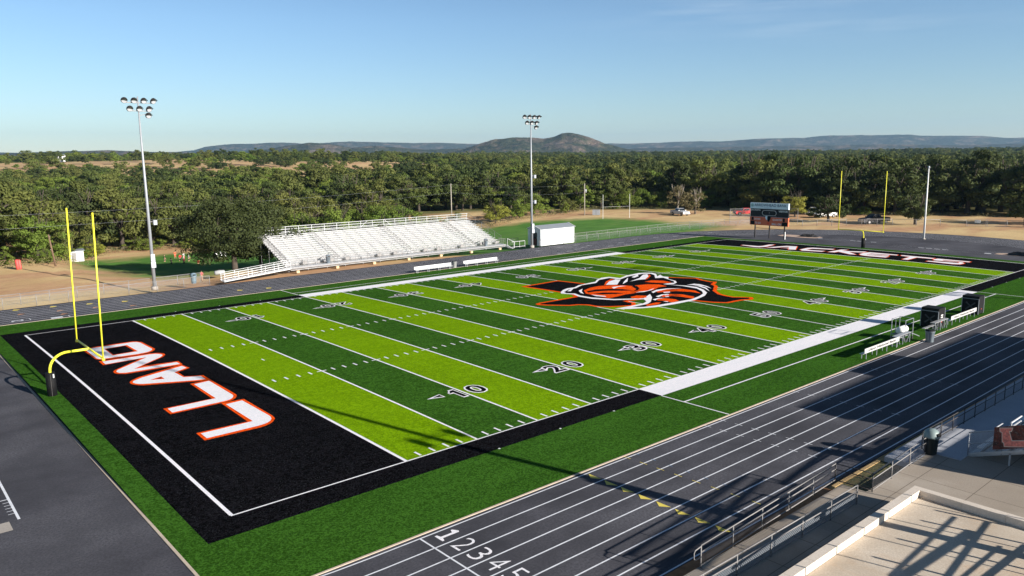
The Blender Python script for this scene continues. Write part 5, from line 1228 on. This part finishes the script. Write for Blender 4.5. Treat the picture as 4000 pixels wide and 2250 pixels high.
ML = {'oak': leaf_mat('oak_leaf', (.017, .034, .009), (.060, .086, .021)), 'mesq': leaf_mat('mesquite_leaf', (.08, .15, .020), (.155, .215, .034), .35), 'olive': leaf_mat('olive_leaf', (.042, .074, .016), (.118, .140, .032)), 'dry': leaf_mat('dry_leaf', (.11, .11, .045), (.17, .15, .07)), 'lime': leaf_mat('lime_leaf', (.20, .24, .03), (.26, .27, .05), .35)}
ML['big'] = leaf_mat('big_oak_leaf', (.014, .026, .008), (.045, .062, .016), .15)
def crown_mesh(seed, rx, rz_, nclump, per, leaf, mat, flat=.55, gap=.0, cz=None):
    """unit crown: leaf-cluster faces in many clumps spread through a domed volume"""
    r = random.Random(seed); vs, fs = [], []
    cz = cz if cz is not None else rz_*1.05
    cl = []
    for _ in range(nclump):
        a = r.uniform(0, 2*math.pi); u = r.random()**.5; hgt = r.uniform(-.8, 1.0)
        q = math.sqrt(max(.05, 1-hgt*hgt*.85)) if hgt > 0 else 1.0-.25*abs(hgt)
        rr = u*q*rx*(1+.22*math.sin(3*a+seed)+.12*math.sin(5*a+2*seed))
        cl.append((Vector((rr*math.cos(a), rr*math.sin(a), cz+hgt*rz_*(.75+.25*math.sin(2*a+seed)))), r.uniform(.16, .34)*rx))
    for c, cr in cl:
        for _ in range(per):
            d = Vector((r.gauss(0, 1), r.gauss(0, 1), r.gauss(0, .8))).normalized(); p = c+Vector((d.x, d.y, d.z*flat+.05))*cr*(r.random()**.35)
            n = (d+Vector((r.uniform(-.6, .6), r.uniform(-.6, .6), r.uniform(-.2, .9)))).normalized(); x = n.orthogonal().normalized(); y = n.cross(x); t = r.uniform(0, 6.28)
            x, y = x*math.cos(t)+y*math.sin(t), y*math.cos(t)-x*math.sin(t); L = leaf*r.uniform(.6, 1.3); i = len(vs)
            vs += [tuple(p-x*L*.5), tuple(p+y*L*.32), tuple(p+x*L*.55), tuple(p-y*L*.30)]; fs.append((i, i+1, i+2, i+3))
    me = bpy.data.meshes.new('crown'); me.from_pydata(vs, [], fs); me.materials.append(mat); me.update(); return me
def trunk_mesh(seed, h, rx, r0=.28, mat=None, limbs=7, nz=1.0):
    r = random.Random(seed); mb = MB(); fork = h*r.uniform(.28, .4); lean = Vector((r.uniform(-.3, .3), r.uniform(-.3, .3), 0))
    mb.tube([(0, 0, -.4), (0, 0, .2), tuple(lean*.5+Vector((0, 0, fork*.6))), tuple(lean+Vector((0, 0, fork)))], [r0*1.5, r0*1.1, r0*.9, r0*.8], 8)
    for k in range(limbs):
        a = 2*math.pi*k/limbs+r.uniform(-.4, .4); R1 = rx*r.uniform(.3, .45); R2 = rx*r.uniform(.4, .55); z1 = h*r.uniform(.45, .62)*nz; z2 = h*r.uniform(.6, .85)*nz
        c, s = math.cos(a), math.sin(a)
        mb.tube([tuple(lean+Vector((0, 0, fork*.85))), (lean.x+R1*c, lean.y+R1*s, z1), (R2*math.cos(a+.2), R2*math.sin(a+.2), z2)], [r0*.5, r0*.32, r0*.10], 6)
        for w_ in (-.5, .45): mb.tube([(lean.x+R1*c, lean.y+R1*s, z1), (rx*.5*math.cos(a+w_), rx*.5*math.sin(a+w_), z2*1.0)], [r0*.22, r0*.05], 5)
    me = bpy.data.meshes.new('trunk'); me.from_pydata(mb.v, [], mb.f); me.materials.append(mat or M['bark'])
    for p in me.polygons: p.use_smooth = True
    me.update(); return me
KIND = {}
for kd, ms in (('oak', [(11, 4.3, 2.7, 44, 150, .34), (12, 4.8, 2.6, 50, 140, .34), (13, 3.9, 3.0, 42, 150, .33), (14, 4.5, 2.9, 46, 150, .34)]), ('olive', [(21, 3.9, 2.8, 40, 140, .31), (22, 3.5, 3.1, 38, 140, .30), (23, 4.2, 2.6, 42, 135, .31)]), ('mesq', [(31, 3.3, 2.1, 40, 130, .25), (32, 3.7, 2.0, 42, 130, .25), (33, 2.9, 2.3, 36, 130, .24)]), ('lime', [(41, 2.7, 2.2, 34, 120, .24)]), ('dry', [(51, 3.0, 2.6, 40, 44, .28), (52, 2.6, 2.8, 36, 44, .28)])):
    KIND[kd] = [(crown_mesh(s, rx, rz_, nc, per, lf, ML[kd], cz=rz_*.95+(.75 if kd in ('oak', 'olive') else .1)), trunk_mesh(s, rz_*2.1+1.6, rx, {'oak': .30, 'olive': .24, 'mesq': .15, 'lime': .14, 'dry': .2}[kd], M['dead'] if kd == 'dry' else None), rx) for s, rx, rz_, nc, per, lf in ms]
NAME = {'oak': ('live_oak', 'dark green live oak'), 'olive': ('elm_tree', 'olive green broadleaf tree'), 'mesq': ('mesquite_tree', 'bright green mesquite'), 'lime': ('hackberry_tree', 'yellow-green rounded tree'), 'dry': ('bare_tree', 'pale half-bare tree')}
def tree(kd, x, y, s, rz, label, group=None, sz=None, idx=None):
    cm, tm, rx = KIND[kd][idx if idx is not None else int(abs(x*7+y*3)) % len(KIND[kd])]
    e = empty(NAME[kd][0], (x, y, H(x, y)), rz, label, 'tree', group); e.scale = (s, s, sz or s)
    t_ = bpy.data.objects.new('trunk', tm); C.objects.link(t_); t_.parent = e
    c_ = bpy.data.objects.new('crown', cm); C.objects.link(c_); c_.parent = e
    return e
# the big oak by the bleachers, of its own
bo_c = crown_mesh(77, 7.0, 5.2, 170, 220, .30, ML['big'], cz=5.6); bo_t = trunk_mesh(77, 9.5, 6.4, .42, None, 9)
e = empty('live_oak', (22.4, 80.0, -.6), 0, 'large dark live oak spreading over the left end of the bleachers', 'tree'); e.scale = (1.02, 1.02, 1.0)
for nm, me in (('trunk', bo_t), ('crown', bo_c)):
    o = bpy.data.objects.new(nm, me); C.objects.link(o); o.parent = e
tree('oak', 27.2, 81.8, 1.05, 1.0, 'smaller dark oak right behind the top left corner of the bleachers')
tree('dry', 159.1, 104.5, 1.25, .4, 'pale half-bare tree right of the silver pickup, the left one of two', idx=0)
tree('dry', 147.5, 90.0, 1.15, 2.0, 'pale half-bare tree standing just right of the silver pickup', idx=1)
tree('oak', 151.9, 36.9, 1.0, .3, 'dark oak on the dirt between the far goal and the white flagpole', idx=2)
tree('oak', 146.8, 53.5, .98, 1.1, 'dark oak behind the left upright of the far goal', idx=0)
tree('oak', 168, 18.5, 1.1, 1.7, 'dark oak at the fence beyond the rusty rack', idx=1)
tree('lime', 154.5, 66.0, 1.35, 0, 'yellow-green tree rising right behind the scoreboard', idx=0)
tree('lime', 103.0, 117.5, 1.25, 2, 'yellow-green rounded tree beyond the right end of the bleachers', idx=0)
tree('lime', 14.8, 131.0, .8, 2, 'small lime green bush behind the left floodlight pole', idx=0)
# the front edge of the wood
EDGE = [(-75, 92), (-30, 97), (-8, 106.5), (2, 105.5), (9, 122), (18, 140), (26, 138), (36, 134), (42, 113), (48, 104), (72, 106), (86, 116), (99, 113), (106, 117), (116, 116), (128, 118), (143, 123), (152, 116), (163, 108), (166, 96), (167, 87), (166, 72), (168, 62), (172, 50), (180, 42), (186, 28), (190, 10), (196, -20), (200, -60)]
def edge_dist(x, y):
    """signed: positive behind the edge (in the wood)"""
    best = 1e9; sgn = 1
    for (ax, ay), (bx, by) in zip(EDGE[:-1], EDGE[1:]):
        dx, dy = bx-ax, by-ay; t_ = max(0, min(1, ((x-ax)*dx+(y-ay)*dy)/(dx*dx+dy*dy))); px, py = ax+dx*t_, ay+dy*t_
        d = math.hypot(x-px, y-py)
        if d < best: best = d; sgn = 1 if dx*(y-ay)-dy*(x-ax) > 0 else -1
    return best*sgn
def visible_az(x, y, lo=11, hi=88):
    a = math.degrees(math.atan2(y-CAMY, x-CAMX)); return lo < a < hi
rt = random.Random(5); cand = []
def kind_at(x, y, front):
    n = smooth_noise(x*2.5+50, y*2.5); a = math.degrees(math.atan2(y-CAMY, x-CAMX)); u = rt.random()
    if 47 < a < 66 and edge_dist(x, y) < 16: return 'mesq'
    if front and a > 70: return 'olive' if u < .45 else ('mesq' if u < .75 else 'oak')
    if a > 50 and math.hypot(x-CAMX, y-CAMY) > 260: return 'mesq' if u < .38 else 'olive' if u < .78 else 'oak'
    if n > .2: return 'mesq' if u < .62 else 'olive'
    if n < -.45: return 'oak' if u < .85 else 'olive'
    if a < 40: return 'oak' if u < .62 else 'olive'
    return 'oak' if u < .48 else ('olive' if u < .88 else 'mesq')
tries = 0
GRID = {}
def free(x, y, rmin):
    gx, gy = int(x//8), int(y//8)
    for i in (-1, 0, 1):
        for j in (-1, 0, 1):
            for (px, py, pr) in GRID.get((gx+i, gy+j), ()):
                if math.hypot(px-x, py-y) < (rmin+pr)/2: return False
    return True
DMAX = 3400
pts = []
# jittered cells, coarser with distance
def scatter(d0, d1, cell, keep):
    a0, a1 = R(9), R(90); n_r = int((d1-d0)/cell)
    for i in range(n_r):
        d = d0+(i+.5)*cell; n_a = int((a1-a0)*d/cell)
        for k in range(n_a):
            dd = d+rt.uniform(-.42, .42)*cell; a = a0+(a1-a0)*(k+.5+rt.uniform(-.42, .42))/n_a
            x, y = CAMX+dd*math.cos(a), CAMY+dd*math.sin(a)
            if edge_dist(x, y) < 1.5: continue
            if dd > 240 and rt.random() < clearing(x, y)*.94: continue
            if rt.random() > keep: continue
            pts.append((dd, x, y))
scatter(110, 320, 6.9, .93); scatter(320, 700, 9.4, .88); scatter(700, 1500, 12.5, .86); scatter(1500, DMAX, 19, .9)
# sight glade behind the bushes of the bleachers
pts = [p for p in pts if not (46 < math.degrees(math.atan2(p[2]-CAMY, p[1]-CAMX)) < 57 and 6 < edge_dist(p[1], p[2]) < 34 and p[0] < 230)]
pts.sort(key=lambda p: p[0]+(0 if visible_az(p[1], p[2], 14, 84) else 400))
near_, far_ = pts[:290], pts[290:]
DIRW = [(80, 'at the far left edge'), (72, 'left of the first floodlight pole'), (62, 'behind the players'), (54, 'behind the bleachers'), (47, 'above the bleacher right end'), (41, 'left of the small utility box'), (34, 'behind the silver pickup'), (27, 'behind the scoreboard'), (21, 'behind the far goal'), (0, 'beyond the flagpole')]
ORD = ['leftmost', 'second', 'third', 'fourth', 'fifth', 'sixth', 'seventh', 'eighth', 'ninth', 'tenth', 'eleventh', 'twelfth', 'thirteenth', 'fourteenth', 'fifteenth', 'sixteenth', 'seventeenth', 'eighteenth', 'nineteenth', 'twentieth', 'twenty-first', 'twenty-second', 'twenty-third', 'twenty-fourth']
SHORT = {'oak': 'dark oak', 'olive': 'olive green tree', 'mesq': 'bright green mesquite', 'lime': 'yellow-green tree', 'dry': 'half-bare tree'}
made = []
for i, (d, x, y) in enumerate(near_):
    ed = edge_dist(x, y); front = ed < 9; kd = kind_at(x, y, front); a = math.degrees(math.atan2(y-CAMY, x-CAMX))
    s = rt.uniform(.72, 1.42)*(1.36 if kd != 'mesq' else 1.2)
    if kd != 'mesq' and a > 60: s *= .95
    if kd == 'oak' and a < 45: s *= 1.22
    if 47 < a < 66 and ed < 16: s *= 1.12
    belt = 'front row' if front else 'second row' if ed < 22 else 'third row' if ed < 40 else 'back rows'
    made.append((kd, next(w_ for lim, w_ in DIRW if a >= lim), belt, -a, x, y, s, rt.uniform(0, 6.28), rt.uniform(.88, 1.12)))
made.sort(key=lambda q: q[:4]); last, k_ord = None, 0
for kd, where, belt, a_, x, y, s, rz, sz in made:
    k_ord = k_ord+1 if (kd, where, belt) == last else 0; last = (kd, where, belt)
    tree(kd, x, y, s, rz, '%s, %s from left in %s %s' % (SHORT[kd], ORD[min(k_ord, 23)], belt, where), 'woodland trees behind the field', s*sz)
# shrubs filling the foot of the wood
def shrubs():
    r = random.Random(21); L_ = []
    for (ax, ay), (bx, by) in zip(EDGE[:-1], EDGE[1:]):
        if bx < -40 or ax > 185: continue
        n = int(math.hypot(bx-ax, by-ay)/(4.2 if ax < 36 else 8.5))
        for k in range(n):
            q = (k+r.random())/n; L_.append((ax+(bx-ax)*q+r.uniform(-.8, .8), ay+(by-ay)*q+r.uniform(.3, 3.0)))
    L_.sort(key=lambda p: -math.atan2(p[1]-CAMY, p[0]-CAMX)); last = None; k = 0
    for x, y in L_:
        a = math.degrees(math.atan2(y-CAMY, x-CAMX))
        if not 13 < a < 86: continue
        where = next(w_ for lim, w_ in DIRW if a >= lim); k = k+1 if where == last else 0; last = where
        kd = 'mesq' if r.random() < .6 else 'olive'; sc_ = r.uniform(.42, .8)
        e = tree(kd, x, y, sc_, r.uniform(0, 6.28), 'low leafy shrub, %s from left along the wood edge %s' % (ORD[min(k, 23)], where), 'shrubs along the foot of the wood', sc_*r.uniform(.8, 1.1))
        e.name = 'shrub'; e['category'] = 'shrub'; e.location.z -= .35
shrubs()
# the rest of the wood: one object, crowns instanced on points
low = {}
for kd, sd_, rx, rz_, nc, per, lf in (('oak', 61, 4.5, 2.8, 34, 90, .46), ('olive', 62, 4.0, 2.8, 32, 90, .42), ('mesq', 63, 3.6, 2.1, 30, 90, .36), ('oak', 64, 4.2, 3.0, 34, 90, .46)):
    me = crown_mesh(sd_, rx, rz_, nc, per, lf, ML[kd], cz=rz_+1.4)
    low.setdefault(kd, []).append(me)
def far_wood():
    """far canopy merged per tree kind into instances through geometry nodes of one single object"""
    me = bpy.data.meshes.new('far_wood'); vs, ki, sc, ro = [], [], [], []
    for d, x, y in far_:
        kd = kind_at(x, y, False); k = {'oak': 0, 'olive': 1, 'mesq': 2}[kd]
        if k == 0 and rt.random() < .5: k = 3
        vs.append((x, y, H(x, y)-.3)); ki.append(k); sc.append((.62+.95*rt.random()**1.4)*1.08*(1.1 if d < 1500 else 1.35)); ro.append(rt.uniform(0, 6.28))
    me.from_pydata(vs, [], [])
    for nm, tp, data in (('k', 'INT', ki), ('s', 'FLOAT', sc), ('r', 'FLOAT', ro)):
        at = me.attributes.new(nm, tp, 'POINT'); at.data.foreach_set('value', data)
    o = bpy.data.objects.new('far_wood', me); C.objects.link(o); tag(o, kind='stuff'); o['label'] = 'endless far woodland of oak and mesquite running to the hills'; o['category'] = 'woodland'
    ng = bpy.data.node_groups.new('far_wood_nodes', 'GeometryNodeTree'); ng.interface.new_socket('Geometry', in_out='INPUT', socket_type='NodeSocketGeometry'); ng.interface.new_socket('Geometry', in_out='OUTPUT', socket_type='NodeSocketGeometry')
    N, L = ng.nodes, ng.links; gi, go = N.new('NodeGroupInput'), N.new('NodeGroupOutput'); join = N.new('GeometryNodeJoinGeometry')
    def attr(nm, tp):
        n = N.new('GeometryNodeInputNamedAttribute'); n.data_type = tp; n.inputs['Name'].default_value = nm; return n.outputs['Attribute']
    cx = N.new('ShaderNodeCombineXYZ'); L.new(attr('r', 'FLOAT'), cx.inputs[2]); cs = attr('s', 'FLOAT'); ck = attr('k', 'INT')
    for k, me_ in enumerate((low['oak'][0], low['olive'][0], low['mesq'][0], low['oak'][1])):
        mo = bpy.data.objects.new('wood_source', me_)      # not linked to the scene: only its mesh data is used
        oi = N.new('GeometryNodeObjectInfo'); oi.inputs['Object'].default_value = mo; oi.inputs['As Instance'].default_value = True
        iop = N.new('GeometryNodeInstanceOnPoints'); cmp_ = N.new('FunctionNodeCompare'); cmp_.data_type = 'INT'; cmp_.operation = 'EQUAL'
        L.new(ck, cmp_.inputs[2]); cmp_.inputs[3].default_value = k
        L.new(gi.outputs[0], iop.inputs['Points']); L.new(cmp_.outputs[0], iop.inputs['Selection']); L.new(oi.outputs['Geometry'], iop.inputs['Instance']); L.new(cx.outputs[0], iop.inputs['Rotation']); L.new(cs, iop.inputs['Scale']); L.new(iop.outputs[0], join.inputs[0])
    L.new(join.outputs[0], go.inputs[0]); md = o.modifiers.new('wood', 'NODES'); md.node_group = ng
    print('far trees', len(vs))
far_wood()
# low brush and dry weeds along the front of the wood
def brush():
    r = random.Random(3); vs, fs = [], []
    for (ax, ay), (bx, by) in zip(EDGE[:-1], EDGE[1:]):
        n = int(math.hypot(bx-ax, by-ay)*6)
        for _ in range(n):
            q = r.random(); x, y = ax+(bx-ax)*q+r.gauss(0, 1.6), ay+(by-ay)*q+r.gauss(0, 1.6)+1.0
            for _ in range(7):
                p = Vector((x+r.gauss(0, .35), y+r.gauss(0, .35), H(x, y)+r.uniform(.05, .8))); a = Vector((r.uniform(-1, 1), r.uniform(-1, 1), r.uniform(.2, 1.2))).normalized()*r.uniform(.15, .32); b = a.orthogonal().normalized()*.08; i = len(vs)
                vs += [tuple(p-a*.5), tuple(p+b), tuple(p+a*.5), tuple(p-b)]; fs.append((i, i+1, i+2, i+3))
    t = NT('brush'); c = t.mix(t.ramp(t.noise(.5, 4, .7), .38, .62), (.055, .075, .02), (.26, .20, .09)); m = t.done(c, .9)
    o = MB().add(vs, fs).build('roadside_brush', m, None, fix=False); o['kind'] = 'stuff'; o['label'] = 'low dry brush and weeds along the front of the wood'; o['category'] = 'brush'
brush()
# a few pale buildings far out in the wood
def cabin(az_, d, w, h, label, col):
    x, y = CAMX+d*math.cos(R(az_)), CAMY+d*math.sin(R(az_)); e = empty('distant_house', (x, y, H(x, y)), R(az_-70), label, 'house')
    MB().box(-w/2, w/2, -w/3, w/3, -1, h).build('wall', col, e); MB().prism([(-w/3-.4, h), (w/3+.4, h), (0, h+w*.16)], 'x', -w/2-.3, w/2+.3).build('roof', M['roof_metal'] if col is M['white'] else M['alum_dull'], e)
    MB().box(-.6, .6, -w/3-.05, -w/3, 0, 2).build('door', M['steel_dark'], e)
cabin(78.9, 930, 7, 6.5, 'white box-like building standing on the left horizon', M['white'])
cabin(40.6, 700, 4, 8.5, 'small white roof showing among the trees right of the centre', M['white'])
tk = empty('metal_tank', (-17.5, 122, 0), 0, 'shiny pale metal tank half hidden in the trees at far left', 'tank')
MB().tube([(0, 0, 5.4), (.3, 0, 5.4), (3.2, 0, 5.4), (3.5, 0, 5.4)], [.5, .9, .9, .5], 14).build('tank_shell', M['alum'], tk, True); MB().tube([(2.5, 0, 6.2), (2.5, 0, 6.9)], .15, 8).build('vent', M['alum'], tk)
MB().beam((.6, 0, 0), (.6, 0, 4.6), .2).beam((2.9, 0, 0), (2.9, 0, 4.6), .2).build('leg', M['galv'], tk)

# ------------------------------------------------------------------ hills
def hill_mat(name, a, b, rock, rk):
    t = NT(name)
    n1 = t.ramp(t.noise(.010, 6, .68), .38, .62); n2 = t.ramp(t.noise(.03, 6, .75), .42, .58)
    c = t.mix(n2, a, b); c = t.mix(t.math('MULTIPLY', t.ramp(t.noise(.006, 6, .7), .50, .62), rk), c, rock); c = t.mix(t.math('MULTIPLY', n1, .4), c, scl(a, .6))
    t.bump(t.noise(.02, 8, .75), 1.0, 40)
    return t.done(c, .95, 0, .1)
HM1 = hill_mat('near_hill', (.030, .040, .016), (.10, .105, .05), (.34, .24, .19), .7)
HM2 = hill_mat('far_hill', (.030, .040, .022), (.10, .10, .06), (.34, .24, .18), .7)
F_ = 3049.5
def px2az(px):    # column of the photograph to compass angle, horizon row there
    v = Vector((CR[0][0], CR[1][0]))*((px-2000)/F_)+Vector((-CR[0][2], -CR[1][2])); return math.degrees(math.atan2(v.y, v.x)), 637-.014*px
def ridge(name, prof, dist, depth, mat, seed, rough=1.0, foot=-25):
    """a real ridge: crest line at dist, slopes on both sides, gullied surface"""
    P_ = [(px2az(x*1.5528)[0], (px2az(x*1.5528)[1]-y*1.5528)/F_) for x, y in prof]
    P_.sort(); n = 300; vs, fs = [], []; m = 44
    for i in range(n+1):
        a = P_[0][0]+(P_[-1][0]-P_[0][0])*i/n; el = P_[-1][1]
        for (a0, e0), (a1, e1) in zip(P_[:-1], P_[1:]):
            if a0 <= a <= a1: q = (a-a0)/(a1-a0+1e-9); el = e0+(e1-e0)*q; break
        hgt = 15.5+dist*el
        for j in range(m+1):
            u = j/m*2-1; env = max(0, 1-abs(u))**1.15; d = dist+u*depth
            x, y = CAMX+d*math.cos(R(a)), CAMY+d*math.sin(R(a))
            f = noise.fractal(Vector((x/420, y/420, seed)), .9, 2.1, 5); f2 = noise.fractal(Vector((x/90, y/90, seed+5)), .8, 2.1, 3)
            amp = rough*(hgt-foot)*(.42*abs(u)**.6*(1-abs(u))**.5+.055)
            vs.append((x, y, foot+(hgt-foot)*env+f*amp+f2*rough*9*(1-abs(u))**.5*min(1, .25+abs(u)*3)))
    for i in range(n):
        for j in range(m): p = i*(m+1)+j; fs.append((p, p+m+1, p+m+2, p+1))
    o = MB().add(vs, fs).build(name, mat, None, True, False); o['kind'] = 'structure'; return o
ridge('far_hills', [(-200, 392), (30, 388), (130, 387), (300, 384), (440, 385), (480, 384), (515, 380), (545, 371), (600, 366), (760, 361), (800, 364), (900, 358), (1000, 360), (1100, 361), (1250, 364), (1520, 363), (1600, 362), (1700, 359), (1800, 357), (1900, 352), (2000, 350), (2060, 346), (2150, 345), (2300, 347), (2430, 348), (2500, 353), (2540, 352), (2576, 347), (2700, 346)], 9500, 1300, HM2, 3, .8)
ridge('low_left_hills', [(-260, 402), (-120, 398), (30, 391), (130, 387), (300, 382), (480, 386), (640, 390), (760, 396)], 5200, 600, HM2, 5, .8)
ridge('middle_hills', [(520, 392), (620, 384), (700, 375), (750, 366), (800, 361), (850, 364), (900, 372), (960, 366), (1020, 371), (1080, 377), (1160, 374), (1230, 377), (1320, 385)], 5200, 650, HM1, 7, 1.0)
ridge('rocky_hill', [(1120, 388), (1170, 377), (1215, 365), (1250, 355), (1290, 350), (1320, 347), (1345, 346), (1370, 349), (1395, 345), (1415, 339), (1440, 338), (1462, 343), (1490, 352), (1520, 364), (1560, 373), (1640, 386)], 4300, 520, HM1, 9, 1.25)
ridge('right_low_hills', [(1480, 384), (1600, 374), (1800, 371), (2000, 368), (2200, 366), (2400, 367), (2600, 364), (2750, 366)], 6500, 800, HM2, 12, .7)

# ------------------------------------------------------------------ haze
hb = MB().box(-2500, 12500, -3500, 12500, -80, 420).build('haze', bpy.data.materials.new('haze_air')); hb['kind'] = 'stuff'
hm = hb.data.materials[0]; hm.use_nodes = True; hn, hl = hm.node_tree.nodes, hm.node_tree.links; hn.clear()
ho = hn.new('ShaderNodeOutputMaterial'); pv = hn.new('ShaderNodeVolumePrincipled'); pv.inputs['Color'].default_value = (.42, .70, 1.0, 1); pv.inputs['Density'].default_value = 5e-5; pv.inputs['Anisotropy'].default_value = 0.2
hl.new(pv.outputs[0], ho.inputs['Volume'])
scene.cycles.volume_step_rate = 20; scene.cycles.volume_max_steps = 16
